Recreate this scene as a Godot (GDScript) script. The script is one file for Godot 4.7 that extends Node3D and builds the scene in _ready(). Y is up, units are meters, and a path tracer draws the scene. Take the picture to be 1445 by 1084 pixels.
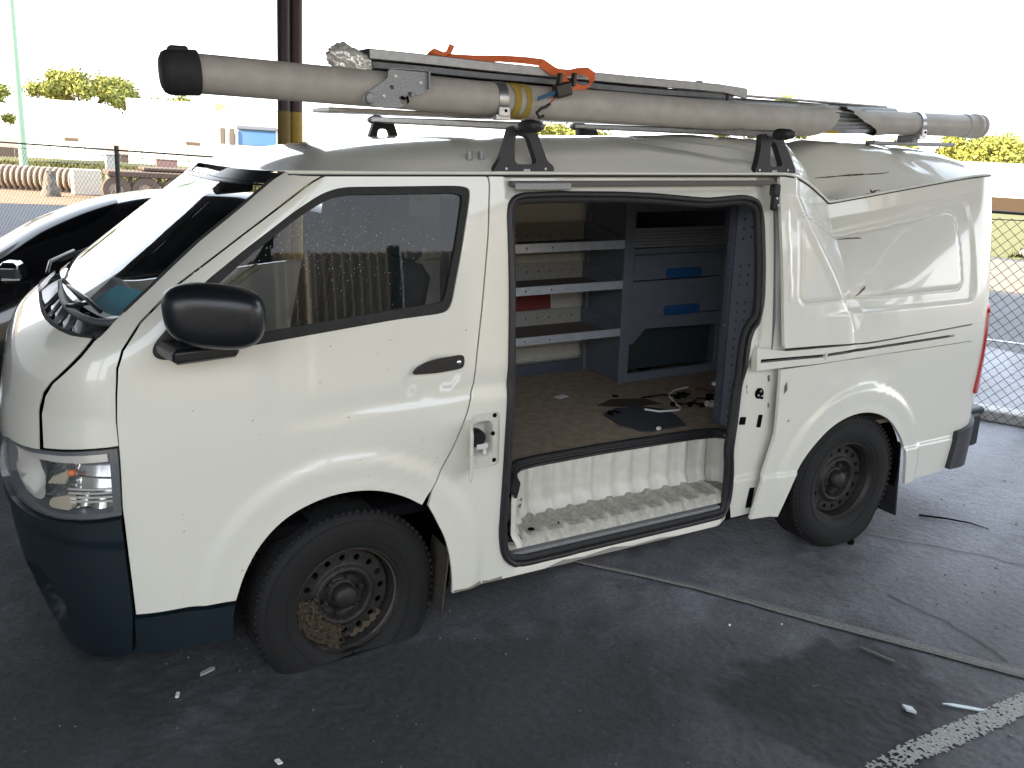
extends Node3D

# ---------------------------------------------------------------- mesh builder
class MB:
	var v := PackedVector3Array()
	var n := PackedVector3Array()
	var uv := PackedVector2Array()
	var idx := PackedInt32Array()

	func vert(p: Vector3, nn: Vector3, t := Vector2.ZERO) -> int:
		v.append(p)
		n.append(nn)
		uv.append(t)
		return v.size() - 1

	func face(a: int, b: int, c: int) -> void:
		var g := (v[c] - v[a]).cross(v[b] - v[a])
		if g.dot(n[a] + n[b] + n[c]) >= 0.0:
			idx.append_array(PackedInt32Array([a, b, c]))
		else:
			idx.append_array(PackedInt32Array([a, c, b]))

	func tri(a: Vector3, b: Vector3, c: Vector3, nn: Vector3) -> void:
		var i := vert(a, nn)
		vert(b, nn)
		vert(c, nn)
		face(i, i + 1, i + 2)

	func quad(a: Vector3, b: Vector3, c: Vector3, d: Vector3, out := Vector3.ZERO) -> void:
		var nn := (b - a).cross(d - a).normalized()
		if out != Vector3.ZERO and nn.dot(out) < 0.0:
			nn = -nn
		var i := vert(a, nn, Vector2(0, 0))
		vert(b, nn, Vector2(1, 0))
		vert(c, nn, Vector2(1, 1))
		vert(d, nn, Vector2(0, 1))
		face(i, i + 1, i + 2)
		face(i, i + 2, i + 3)

	func box(c: Vector3, size: Vector3, bev := 0.004, basis := Basis.IDENTITY) -> void:
		var h := size * 0.5
		var bb := minf(bev, minf(h.x, minf(h.y, h.z)) * 0.6)
		var ids := {}
		for sx in [-1, 1]:
			for sy in [-1, 1]:
				for sz in [-1, 1]:
					var s := Vector3(sx, sy, sz)
					for k in 3:
						var q := (h - Vector3(bb, bb, bb)) * s
						q[k] = h[k] * s[k]
						var nn := Vector3.ZERO
						nn[k] = s[k]
						ids[[sx, sy, sz, k]] = vert(c + basis * q, basis * nn)
		for k in 3:
			var a := (k + 1) % 3
			var b := (k + 2) % 3
			for s in [-1, 1]:
				var r := []
				for st in [[-1, -1], [1, -1], [1, 1], [-1, 1]]:
					var key := [0, 0, 0, k]
					key[k] = s
					key[a] = st[0]
					key[b] = st[1]
					r.append(ids[key])
				face(r[0], r[1], r[2])
				face(r[0], r[2], r[3])
			for s in [-1, 1]:
				for t in [-1, 1]:
					var r := []
					for w in [[-1, a], [1, a], [1, b], [-1, b]]:
						var key := [0, 0, 0, w[1]]
						key[a] = s
						key[b] = t
						key[k] = w[0]
						r.append(ids[key])
					face(r[0], r[1], r[2])
					face(r[0], r[2], r[3])
		for sx in [-1, 1]:
			for sy in [-1, 1]:
				for sz in [-1, 1]:
					face(ids[[sx, sy, sz, 0]], ids[[sx, sy, sz, 1]], ids[[sx, sy, sz, 2]])

	# round tube along points; r is a number or an array of radii
	func tube(pts: Array, r, sides := 10, caps := true, closed := false) -> void:
		var m := pts.size()
		var up := Vector3(0.13, 1, 0.07)
		var first := v.size()
		for i in m:
			var pa: Vector3 = pts[(i - 1 + m) % m] if closed or i > 0 else pts[i]
			var pb: Vector3 = pts[(i + 1) % m] if closed or i < m - 1 else pts[i]
			var t := (pb - pa).normalized()
			var x := up.cross(t)
			if x.length() < 0.05:
				x = Vector3(1, 0, 0.2).cross(t)
			x = x.normalized()
			var y := t.cross(x).normalized()
			up = y
			var rr: float = r[i] if r is Array else r
			for k in sides + 1:
				var a := TAU * k / sides
				var d := x * cos(a) + y * sin(a)
				vert(pts[i] + d * rr, d, Vector2(float(k) / sides, float(i) / m))
		var rows := m if closed else m - 1
		for i in rows:
			for k in sides:
				var a := first + i * (sides + 1) + k
				var b := first + ((i + 1) % m) * (sides + 1) + k
				face(a, a + 1, b + 1)
				face(a, b + 1, b)
		if caps and not closed:
			for e in [0, m - 1]:
				var t: Vector3 = ((pts[0] - pts[1]) if e == 0 else (pts[m - 1] - pts[m - 2])).normalized()
				var c := vert(pts[e], t)
				var base := v.size()
				for k in sides + 1:
					vert(v[first + e * (sides + 1) + k], t)
				for k in sides:
					face(c, base + k, base + k + 1)

	# flat strap along points, width along side w
	func strap(pts: Array, w: Vector3, th := 0.002) -> void:
		for i in pts.size() - 1:
			var a: Vector3 = pts[i]
			var b: Vector3 = pts[i + 1]
			var nn := w.cross(b - a).normalized() * th
			for s in [1.0, -1.0]:
				quad(a - w + nn * s, b - w + nn * s, b + w + nn * s, a + w + nn * s, nn * s)
			quad(a - w + nn, b - w + nn, b - w - nn, a - w - nn, -w)
			quad(a + w + nn, b + w + nn, b + w - nn, a + w - nn, w)

	# profile of Vector2(radius, height along y); sharp corners are split
	func lathe(prof: Array, t := Transform3D.IDENTITY, seg := 32, warp = null) -> void:
		var m := prof.size()
		for i in m - 1:
			var a: Vector2 = prof[i]
			var b: Vector2 = prof[i + 1]
			var d := (b - a).normalized()
			var nm := Vector2(d.y, -d.x)
			var na := nm
			var nb := nm
			if i > 0:
				var e: Vector2 = (a - prof[i - 1]).normalized()
				if e.dot(d) > 0.6:
					na = (nm + Vector2(e.y, -e.x)).normalized()
			if i < m - 2:
				var e: Vector2 = (prof[i + 2] - b).normalized()
				if e.dot(d) > 0.6:
					nb = (nm + Vector2(e.y, -e.x)).normalized()
			var base := v.size()
			for k in seg + 1:
				var ang := TAU * k / seg
				var cs := Vector3(cos(ang), 0, sin(ang))
				for w in [[a, na], [b, nb]]:
					var p: Vector3 = cs * w[0].x + Vector3(0, w[0].y, 0)
					var nn: Vector3 = cs * w[1].x + Vector3(0, w[1].y, 0)
					p = t * p
					if warp != null:
						p = warp.call(p)
					vert(p, (t.basis * nn).normalized(), Vector2(float(k) / seg, float(i) / m))
			for k in seg:
				var q := base + k * 2
				face(q, q + 1, q + 3)
				face(q, q + 3, q + 2)

	# polygon (with holes) in the xy plane of t, from z = 0 to z = depth, chamfered front
	func prism(poly: PackedVector2Array, depth: float, t := Transform3D.IDENTITY, holes := [], bev := 0.003) -> void:
		var rings := [poly]
		rings.append_array(holes)
		var zn := t.basis.z.normalized() * signf(depth)
		var pieces := [poly]
		for h in holes:
			var next := []
			var hc := Vector2.ZERO
			for q in h:
				hc += q / h.size()
			# split through the hole so that no piece keeps a hole
			for pc in pieces:
				for half in [PackedVector2Array([Vector2(hc.x, -99), Vector2(99, -99), Vector2(99, 99), Vector2(hc.x, 99)]), PackedVector2Array([Vector2(-99, -99), Vector2(hc.x, -99), Vector2(hc.x, 99), Vector2(-99, 99)])]:
					for part in Geometry2D.intersect_polygons(pc, half):
						for cut in Geometry2D.clip_polygons(part, h):
							next.append(cut)
			pieces = next
		for pc in pieces:
			var ts := Geometry2D.triangulate_polygon(pc)
			for k in range(0, ts.size(), 3):
				for zz in [0.0, depth]:
					tri(t * Vector3(pc[ts[k]].x, pc[ts[k]].y, zz), t * Vector3(pc[ts[k + 1]].x, pc[ts[k + 1]].y, zz), t * Vector3(pc[ts[k + 2]].x, pc[ts[k + 2]].y, zz), zn if zz != 0.0 else -zn)
		for ri in rings.size():
			var ring: PackedVector2Array = rings[ri]
			var turn := -1.0 if Geometry2D.is_polygon_clockwise(ring) else 1.0
			if ri > 0:
				turn = -turn
			for i in ring.size():
				var a := ring[i]
				var b := ring[(i + 1) % ring.size()]
				var e := (b - a).normalized()
				var o := t.basis * Vector3(e.y, -e.x, 0) * turn
				quad(t * Vector3(a.x, a.y, 0), t * Vector3(b.x, b.y, 0), t * Vector3(b.x, b.y, depth), t * Vector3(a.x, a.y, depth), o)

	# grid of (nu+1) x (nv+1) points from fn(u, v), smooth
	func sheet(fn: Callable, nu: int, nv: int, out := Vector3.UP) -> void:
		var base := v.size()
		var vote := 0.0
		for j in nv + 1:
			for i in nu + 1:
				vert(fn.call(float(i) / nu, float(j) / nv), Vector3.ZERO, Vector2(float(i) / nu, float(j) / nv))
		for j in nv + 1:
			for i in nu + 1:
				var w := nu + 1
				var dx := v[base + j * w + mini(i + 1, nu)] - v[base + j * w + maxi(i - 1, 0)]
				var dy := v[base + mini(j + 1, nv) * w + i] - v[base + maxi(j - 1, 0) * w + i]
				var nn := dx.cross(dy).normalized()
				n[base + j * w + i] = nn
				vote += nn.dot(out)
		if vote < 0.0:
			for k in range(base, v.size()):
				n[k] = -n[k]
		for j in nv:
			for i in nu:
				var q := base + j * (nu + 1) + i
				face(q, q + 1, q + nu + 2)
				face(q, q + nu + 2, q + nu + 1)

	func mesh(off := Vector3.ZERO) -> ArrayMesh:
		var arr := []
		arr.resize(Mesh.ARRAY_MAX)
		var vv := v
		if off != Vector3.ZERO:
			vv = PackedVector3Array()
			for p in v:
				vv.append(p - off)
		arr[Mesh.ARRAY_VERTEX] = vv
		arr[Mesh.ARRAY_NORMAL] = n
		arr[Mesh.ARRAY_TEX_UV] = uv
		arr[Mesh.ARRAY_INDEX] = idx
		var m := ArrayMesh.new()
		m.add_surface_from_arrays(Mesh.PRIMITIVE_TRIANGLES, arr)
		return m


# ---------------------------------------------------------------- naming helpers
const UPRIGHT := Transform3D.IDENTITY
var van_place := Transform3D.IDENTITY
var bases := {}
var taken := {}

func numbered(called: String) -> String:
	var k: int = taken.get(called, 0)
	taken[called] = k + 1
	return called if k == 0 else "%s_%03d" % [called, k]

func tag(o: Node, label: String, category: String, group := "") -> void:
	o.set_meta("label", label)
	o.set_meta("category", category)
	if group:
		o.set_meta("group", group)

# a thing: its node stands at base, given in the frame (world, or the leaning van)
func thing(called: String, label: String, category: String, base := Vector3.ZERO, frame := UPRIGHT, group := "") -> Node3D:
	var o := Node3D.new()
	o.name = numbered(called)
	add_child(o)
	o.transform = frame.translated_local(base)
	bases[o] = base
	tag(o, label, category, group)
	return o

func part(parent: Node3D, called: String, b: MB, m: Material, label := "") -> MeshInstance3D:
	var o := MeshInstance3D.new()
	var root: Node = parent
	while not bases.has(root):
		root = root.get_parent()
	o.mesh = b.mesh(bases[root])
	o.material_override = m
	var k := 0
	var nm := called
	while parent.has_node(NodePath(nm)):
		k += 1
		nm = "%s_%03d" % [called, k]
	o.name = nm
	parent.add_child(o, true)
	if label:
		o.set_meta("label", label)
	return o

# a thing that is one mesh
func single(called: String, label: String, category: String, b: MB, m: Material, base := Vector3.ZERO, frame := UPRIGHT, group := "") -> MeshInstance3D:
	var o := MeshInstance3D.new()
	o.mesh = b.mesh(base)
	o.material_override = m
	o.name = numbered(called)
	add_child(o)
	o.transform = frame.translated_local(base)
	tag(o, label, category, group)
	return o

func structure(called: String, b: MB, m: Material) -> MeshInstance3D:
	var o := MeshInstance3D.new()
	o.mesh = b.mesh()
	o.material_override = m
	o.name = numbered(called)
	add_child(o)
	o.set_meta("kind", "structure")
	return o

func place_copy(o: Node3D, called: String, t: Transform3D, label := "") -> Node3D:
	var c: Node3D = o.duplicate()
	c.name = numbered(called)
	add_child(c)
	c.transform = t
	if label:
		c.set_meta("label", label)
	return c

# ---------------------------------------------------------------- materials
func lin(r: float, g: float, b: float) -> Color:
	return Color(r, g, b).linear_to_srgb()

func mat(c: Color, rough := 0.7, metal := 0.0) -> StandardMaterial3D:
	var m := StandardMaterial3D.new()
	m.albedo_color = c
	m.roughness = rough
	m.metallic = metal
	return m

func noise_tex(freq: float, lo: Color, hi: Color, octaves := 4, sd := 1, size := 512, kind := FastNoiseLite.TYPE_SIMPLEX_SMOOTH) -> NoiseTexture2D:
	var f := FastNoiseLite.new()
	f.noise_type = kind
	f.seed = sd
	f.frequency = freq
	f.fractal_octaves = octaves
	var t := NoiseTexture2D.new()
	t.width = size
	t.height = size
	t.seamless = true
	t.noise = f
	var g := Gradient.new()
	g.set_color(0, lo)
	g.set_color(1, hi)
	t.color_ramp = g
	return t

func normal_tex(freq: float, octaves := 4, sd := 1, size := 512, strength := 4.0) -> NoiseTexture2D:
	var t := noise_tex(freq, Color.BLACK, Color.WHITE, octaves, sd, size)
	t.color_ramp = null
	t.as_normal_map = true
	t.bump_strength = strength
	return t

# colour mottled between lo and hi, mapped on three planes, one texture repeat every `metres`; the grey noise is shared between materials
var mottle_memo := {}
func mottled(lo: Color, hi: Color, metres: float, rough := 0.8, metal := 0.0, freq := 0.02, octaves := 5, sd := 1, world := false) -> StandardMaterial3D:
	var m := mat(hi, rough, metal)
	var a := lo.srgb_to_linear()
	var b := hi.srgb_to_linear()
	var ratio := (a.r + a.g + a.b) / maxf(b.r + b.g + b.b, 0.0001)
	var step := clampi(int(round(ratio * 12.0)), 1, 11)
	var fq := 0.015 if freq < 0.018 else (0.022 if freq < 0.028 else 0.042)
	var key := [step, fq]
	if not mottle_memo.has(key):
		var g := step / 12.0
		mottle_memo[key] = noise_tex(fq, lin(g, g, g), Color.WHITE, 6, 10 + step)
	m.albedo_texture = mottle_memo[key]
	m.uv1_triplanar = true
	m.uv1_world_triplanar = world
	m.uv1_scale = Vector3.ONE / metres
	m.uv1_offset = Vector3(sd * 0.137, sd * 0.311, sd * 0.073)
	return m

func rough_map(m: StandardMaterial3D, lo: float, hi: float, freq := 0.02, sd := 9) -> StandardMaterial3D:
	m.roughness = 1.0
	m.roughness_texture = noise_tex(freq, Color(lo, lo, lo), Color(hi, hi, hi), 4, sd)
	m.roughness_texture_channel = BaseMaterial3D.TEXTURE_CHANNEL_RED
	return m

func glass(tint: Color, alpha: float) -> StandardMaterial3D:
	var m := mat(Color(tint, alpha), 0.02)
	m.transparency = BaseMaterial3D.TRANSPARENCY_ALPHA
	m.cull_mode = BaseMaterial3D.CULL_DISABLED
	return m

func pv(a: Array) -> PackedVector2Array:
	var o := PackedVector2Array()
	for k in range(0, a.size(), 2):
		o.append(Vector2(a[k], a[k + 1]))
	return o

func arc(c: Vector2, r: float, a0: float, a1: float, m: int) -> PackedVector2Array:
	var o := PackedVector2Array()
	for k in m + 1:
		var a := deg_to_rad(lerpf(a0, a1, float(k) / m))
		o.append(c + Vector2(cos(a), sin(a)) * r)
	return o

func disc(c: Vector2, r: float, m := 12) -> PackedVector2Array:
	var o := arc(c, r, 0, 360, m)
	o.remove_at(o.size() - 1)
	return o

func rrect(x0: float, y0: float, x1: float, y1: float, r: float, m := 4) -> PackedVector2Array:
	var o := PackedVector2Array()
	o.append_array(arc(Vector2(x1 - r, y1 - r), r, 0, 90, m))
	o.append_array(arc(Vector2(x0 + r, y1 - r), r, 90, 180, m))
	o.append_array(arc(Vector2(x0 + r, y0 + r), r, 180, 270, m))
	o.append_array(arc(Vector2(x1 - r, y0 + r), r, 270, 360, m))
	return o

# an open line with its corners rounded
func smooth_line(p: PackedVector2Array, times := 3) -> PackedVector2Array:
	for t in times:
		var o := PackedVector2Array([p[0]])
		for i in p.size() - 1:
			o.append(p[i].lerp(p[i + 1], .25))
			o.append(p[i].lerp(p[i + 1], .75))
		o.append(p[p.size() - 1])
		p = o
	return p

# round off the corners of a polygon (Chaikin), keeping long edges straight
func soften(p: PackedVector2Array, r: float, times := 2) -> PackedVector2Array:
	for t in times:
		var o := PackedVector2Array()
		for i in p.size():
			var a := p[i]
			var b := p[(i + 1) % p.size()]
			var l := a.distance_to(b)
			var k := minf(r / (t + 1.0) / maxf(l, 1e-5), 0.25)
			o.append(a.lerp(b, k))
			o.append(b.lerp(a, k))
		p = o
	return p

# ---------------------------------------------------------------- the shape of the van body
# A chart (s, y): on the flank s is the length from the front axle; ahead of the corner s runs on round the nose to the far side, behind it round the tail.
const NOSE := [[.25, -.93], [.45, -.985], [.72, -1.01], [.95, -1.01], [1.05, -.995], [1.15, -.975], [1.24, -.95], [1.31, -.905], [1.38, -.815], [1.62, -.49], [1.84, -.195]]
const TAIL_AT := 3.42

func hermite(t: Array, y: float) -> float:
	var m := t.size()
	if y <= t[0][0]:
		return t[0][1]
	if y >= t[m - 1][0]:
		return t[m - 1][1]
	var i := 0
	while t[i + 1][0] < y:
		i += 1
	var h: float = t[i + 1][0] - t[i][0]
	var w: float = (y - t[i][0]) / h
	var j := maxi(i - 1, 0)
	var ma: float = (t[i + 1][1] - t[j][1]) / (t[i + 1][0] - t[j][0])
	var k := mini(i + 2, m - 1)
	var mb: float = (t[k][1] - t[i][1]) / (t[k][0] - t[i][0])
	var w2 := w * w
	var w3 := w2 * w
	return (2 * w3 - 3 * w2 + 1) * t[i][1] + (w3 - 2 * w2 + w) * h * ma + (-2 * w3 + 3 * w2) * t[i + 1][1] + (w3 - w2) * h * mb

func half_width(y: float) -> float:
	if y < 0.9:
		return 0.845 - 0.02 * pow((0.9 - y) / 0.6, 2.0)
	return 0.845 - 0.105 * pow((y - 0.9) / 0.93, 1.6)

func corner_depth(y: float) -> float:
	if y < 1.1:
		return 0.437
	if y < 1.3:
		return lerpf(0.437, 0.394, (y - 1.1) / 0.2)
	return lerpf(0.394, 0.296, clampf((y - 1.3) / 0.53, 0.0, 1.0))

func corner_power(y: float) -> float:
	if y < 1.3:
		return 2.4 + 0.2 * clampf((y - 1.1) / 0.2, 0.0, 1.0)
	return lerpf(2.6, 3.0, clampf((y - 1.3) / 0.53, 0.0, 1.0))

var nose_memo := {}
func nose_at(y: float) -> float:
	if not nose_memo.has(y):
		nose_memo[y] = hermite(NOSE, y)
	return nose_memo[y]

func shell(s: float, y: float) -> Vector3:
	var w := half_width(y)
	if s > TAIL_AT:
		var xr := 3.78 - 0.06 * pow(maxf(0.0, (y - 1.0) / 0.83), 1.5)
		return wrap_corner(s - TAIL_AT, 0.4, 2.6, TAIL_AT, xr - TAIL_AT, w, y)
	if s > 0.25:
		return Vector3(s, y, w)
	var a := corner_depth(y)
	var xc := nose_at(y) + a
	if s >= xc:
		return Vector3(s, y, w)
	return wrap_corner(xc - s, 0.6, corner_power(y), xc, -a, w, y)

func wrap_corner(d: float, span: float, p: float, x: float, depth: float, w: float, y: float) -> Vector3:
	var ph := minf(d / span * PI * 0.5, PI - 0.001)
	var c := cos(ph)
	var sn := sin(ph)
	var r := pow(pow(absf(c), p) + pow(absf(sn), p), -1.0 / p)
	return Vector3(x + depth * r * sn, y, w * r * c)

# the same height on the far side of the nose
func nose_mirror(q: Vector2) -> Vector2:
	return Vector2(2.0 * (nose_at(q.y) + corner_depth(q.y) - 0.6) - q.x, q.y)

func whole_nose(half: PackedVector2Array) -> PackedVector2Array:
	var o := half.duplicate()
	for i in range(half.size() - 1, -1, -1):
		o.append(nose_mirror(half[i]))
	return o

func ss(a: float, b: float, x: float) -> float:
	var t := clampf((x - a) / (b - a), 0.0, 1.0)
	return t * t * (3.0 - 2.0 * t)

func rbox(p: Vector2, x0: float, y0: float, x1: float, y1: float, r: float) -> float:
	var c := Vector2(x0 + x1, y0 + y1) * 0.5
	var q := (p - c).abs() - Vector2(x1 - x0, y1 - y0) * 0.5 + Vector2(r, r)
	return Vector2(maxf(q.x, 0), maxf(q.y, 0)).length() + minf(maxf(q.x, q.y), 0.0) - r

var crumple := FastNoiseLite.new()

# how far the gutter line has been pushed down by the crash
func sag(x: float) -> float:
	if x < 2.575:
		return 0.14 * pow(clampf((x - 2.06) / 0.515, 0, 1), 1.35)
	return 0.14 * pow(clampf((3.46 - x) / 0.885, 0, 1), 1.2)

# the pressed shapes of the flank: flares, waist crease, blanked window; outward metres
func pressing(x: float, y: float) -> float:
	var d := 0.0
	if y < 1.0:
		if x < 1.0:
			var r := Vector2(x - 0.03, y - 0.365).length()
			d += 0.016 * ss(0.55, 0.49, r) + 0.004 * ss(0.44, 0.405, r)
		elif x > 1.9:
			var r := Vector2(x - 2.61, y - 0.33).length()
			d += 0.016 * ss(0.525, 0.48, r) + 0.004 * ss(0.42, 0.385, r)
			if (x < 2.24 or x > 2.95) and y < 0.5:
				d += 0.009 * ss(0.466, 0.456, y)
	if x < 1.0 and x > -0.4:
		var yc := 1.045 - 0.03 * clampf((0.5 - x) / 0.6, 0, 1)
		d += (0.010 * ss(yc + 0.02, yc - 0.014, y) - 0.006 * ss(yc + 0.1, yc + 0.02, y)) * ss(-0.35, 0.25, x)
		if y > 1.05 and y < 1.23 and x > 0.2:
			var hole := Vector2((x - 0.372 - (y - 1.14) * 0.35) / 0.108, (y - 1.128) / 0.062)
			d -= 0.014 * ss(1.08, 0.8, hole.length())
	if x > 1.9:
		d += 0.006 * ss(0.012, 0.004, absf(x - 2.083 + (y - 1.5) * 0.06)) * ss(1.27, 1.30, y) * ss(1.70, 1.67, y)
		if y > 1.1:
			var yy := y + sag(x) * ss(1.3, 1.75, y) * 0.6
			var p := Vector2(x + (yy - 1.2) * 0.16 * ss(2.8, 3.3, x), yy)
			d -= 0.012 * ss(0.012, -0.012, rbox(p, 2.135, 1.205, 3.415, 1.745, 0.06)) * ss(2.25, 2.6, x)
			var e := rbox(p, 2.15, 1.265, 3.32, 1.69, 0.05)
			d -= 0.006 * ss(0.011, 0.0, absf(e))
			d += 0.004 * ss(0.0, -0.03, e)
	return d

# the crash damage; inward metres
func dent(x: float, y: float) -> float:
	if x < 1.95:
		return 0.0
	var d := 0.0
	# a wedge driven in from the roof: widest at the gutter, its foot at the waist
	var t := clampf((y - 1.19) / 0.56, 0.0, 1.0)
	var xc := 2.575 - 0.045 * (1.0 - t)
	var a := 0.185 * pow(t, 0.85) + 0.016 * ss(0.95, 1.15, y)
	var u := x - xc
	var wl := 0.05 + 0.40 * t
	var wr := 0.30 + 0.80 * t
	var g := 0.0
	if u < 0:
		g = pow(clampf(1.0 + u / wl, 0, 1), 1.05)
		d -= 0.007 * clampf(1.0 - absf(u + wl) / 0.05, 0, 1) * ss(0.1, 0.3, t)
	else:
		g = pow(clampf(1.0 - u / wr, 0, 1), 1.9)
	d += a * g
	# crushed spot at the foot of the crease, and the buckled skin below the rail
	var k := Vector2((x - 2.535) / 0.05, (y - 1.2) / 0.09)
	d += 0.026 * pow(clampf(1.0 - k.length(), 0, 1), 1.0)
	k = Vector2((x - 2.75) / 0.16, (y - 1.29 - (x - 2.75) * 0.2) / 0.035)
	d -= 0.010 * clampf(1.0 - k.length(), 0, 1)
	k = Vector2((x - 2.70) / 0.17, (y - 0.915) / 0.085)
	d += 0.012 * pow(clampf(1.0 - k.length(), 0, 1), 0.8)
	k = Vector2((x - 2.44) / 0.09, (y - 0.93) / 0.06)
	d += 0.007 * pow(clampf(1.0 - k.length(), 0, 1), 0.8)
	k = Vector2((x - 2.12) / 0.05, (y - 0.80) / 0.16)
	d += 0.006 * clampf(1.0 - k.length(), 0, 1)
	var near := ss(0.75, 0.1, absf(u)) * ss(0.8, 1.3, y) + 0.25 * ss(0.3, 0.0, absf(x - 2.6)) * ss(0.75, 0.95, y)
	d += crumple.get_noise_2d(x * 45.0, y * 32.0) * 0.0045 * near
	return d

func flank(q: Vector2) -> Vector3:
	var p := shell(q.x, q.y)
	var x := q.x
	if x < -0.62 or x > 3.44:
		return p
	var f := ss(-0.62, -0.45, x) * ss(3.44, 3.36, x)
	p.z += (pressing(x, q.y) - dent(x, q.y)) * f
	if x > 2.0:
		p.y -= sag(x) * ss(1.35, 1.8, q.y)
	return p

func far_flank(q: Vector2) -> Vector3:
	var p := shell(q.x, q.y)
	if q.x > -0.62 and q.x < 3.44:
		p.z += pressing(q.x, q.y) * ss(-0.62, -0.45, q.x) * ss(3.44, 3.36, q.x) * (1.0 if q.y < 1.1 else 0.0)
	p.z = -p.z
	return p

func normal_of(f: Callable, q: Vector2, side: float) -> Vector3:
	var e := 0.003
	var dx: Vector3 = f.call(q + Vector2(e, 0)) - f.call(q - Vector2(e, 0))
	var dy: Vector3 = f.call(q + Vector2(0, e)) - f.call(q - Vector2(0, e))
	return dx.cross(dy).normalized() * side

# a curved panel: a polygon of the chart, lifted through f, with its edges turned in by `flange`
func panel(b: MB, outline: PackedVector2Array, holes: Array, f: Callable, cell := 0.03, flange := 0.018, side := 1.0, lift := 0.0) -> void:
	var lo := outline[0]
	var hi := outline[0]
	for p in outline:
		lo = lo.min(p)
		hi = hi.max(p)
	lo -= Vector2(0.00137, 0.00171)
	var nx := int(ceil((hi.x - lo.x) / cell))
	var ny := int(ceil((hi.y - lo.y) / cell))
	# mark the cells that an edge passes through
	var edgy := {}
	var rings := [outline]
	rings.append_array(holes)
	for ring in rings:
		for i in ring.size():
			var a: Vector2 = (ring[i] - lo) / cell
			var c: Vector2 = (ring[(i + 1) % ring.size()] - lo) / cell
			var steps := int(ceil(a.distance_to(c) * 4.0)) + 1
			for k in steps + 1:
				var p := a.lerp(c, float(k) / steps)
				for ox in [-0.05, 0.05]:
					for oy in [-0.05, 0.05]:
						edgy[Vector2i(floori(p.x + ox), floori(p.y + oy))] = true
	var ids := {}
	for j in ny:
		var inside := false
		var known := false
		for i in nx:
			var key := Vector2i(i, j)
			var c0 := lo + Vector2(i, j) * cell
			if edgy.has(key):
				known = false
				var sq := PackedVector2Array([c0, c0 + Vector2(cell, 0), c0 + Vector2(cell, cell), c0 + Vector2(0, cell)])
				var pieces: Array = Geometry2D.intersect_polygons(sq, outline)
				for h in holes:
					var next := []
					for pc in pieces:
						for cut in Geometry2D.clip_polygons(pc, h):
							if not Geometry2D.is_polygon_clockwise(cut):
								next.append(cut)
					pieces = next
				for pc in pieces:
					var ts := Geometry2D.triangulate_polygon(pc)
					if ts.is_empty():
						continue
					var first := b.v.size()
					for p in pc:
						var nn := normal_of(f, p, side)
						b.vert(f.call(p) + nn * lift, nn, p)
					for k in range(0, ts.size(), 3):
						b.face(first + ts[k], first + ts[k + 1], first + ts[k + 2])
				continue
			if not known:
				var m := c0 + Vector2(cell, cell) * 0.5
				inside = Geometry2D.is_point_in_polygon(m, outline)
				for h in holes:
					if inside and Geometry2D.is_point_in_polygon(m, h):
						inside = false
				known = true
			if not inside:
				continue
			var r := PackedInt32Array()
			for o in [Vector2i(0, 0), Vector2i(1, 0), Vector2i(1, 1), Vector2i(0, 1)]:
				var kk: Vector2i = key + o
				if not ids.has(kk):
					var p := lo + Vector2(kk) * cell
					var nn := normal_of(f, p, side)
					ids[kk] = b.vert(f.call(p) + nn * lift, nn, p)
				r.append(ids[kk])
			b.face(r[0], r[1], r[2])
			b.face(r[0], r[2], r[3])
	if flange > 0.0:
		for ri in rings.size():
			var ring: PackedVector2Array = rings[ri]
			var turn := 1.0 if Geometry2D.is_polygon_clockwise(ring) else -1.0
			if ri > 0:
				turn = -turn
			for i in ring.size():
				var a := ring[i]
				var c := ring[(i + 1) % ring.size()]
				var steps := int(ceil(a.distance_to(c) / cell))
				for k in steps:
					var p := a.lerp(c, float(k) / steps)
					var q := a.lerp(c, float(k + 1) / steps)
					var pp: Vector3 = f.call(p)
					var qq: Vector3 = f.call(q)
					var np := normal_of(f, p, side)
					var nq := normal_of(f, q, side)
					var o := (qq - pp).cross(np) * turn * side
					b.quad(pp + np * lift, qq + nq * lift, qq - nq * flange, pp - np * flange, -o)

func skin(f: Callable, off: float, side := 1.0) -> Callable:
	return func(q: Vector2) -> Vector3: return f.call(q) + normal_of(f, q, side) * off

# ---------------------------------------------------------------- the scene
var M := {}

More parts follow.
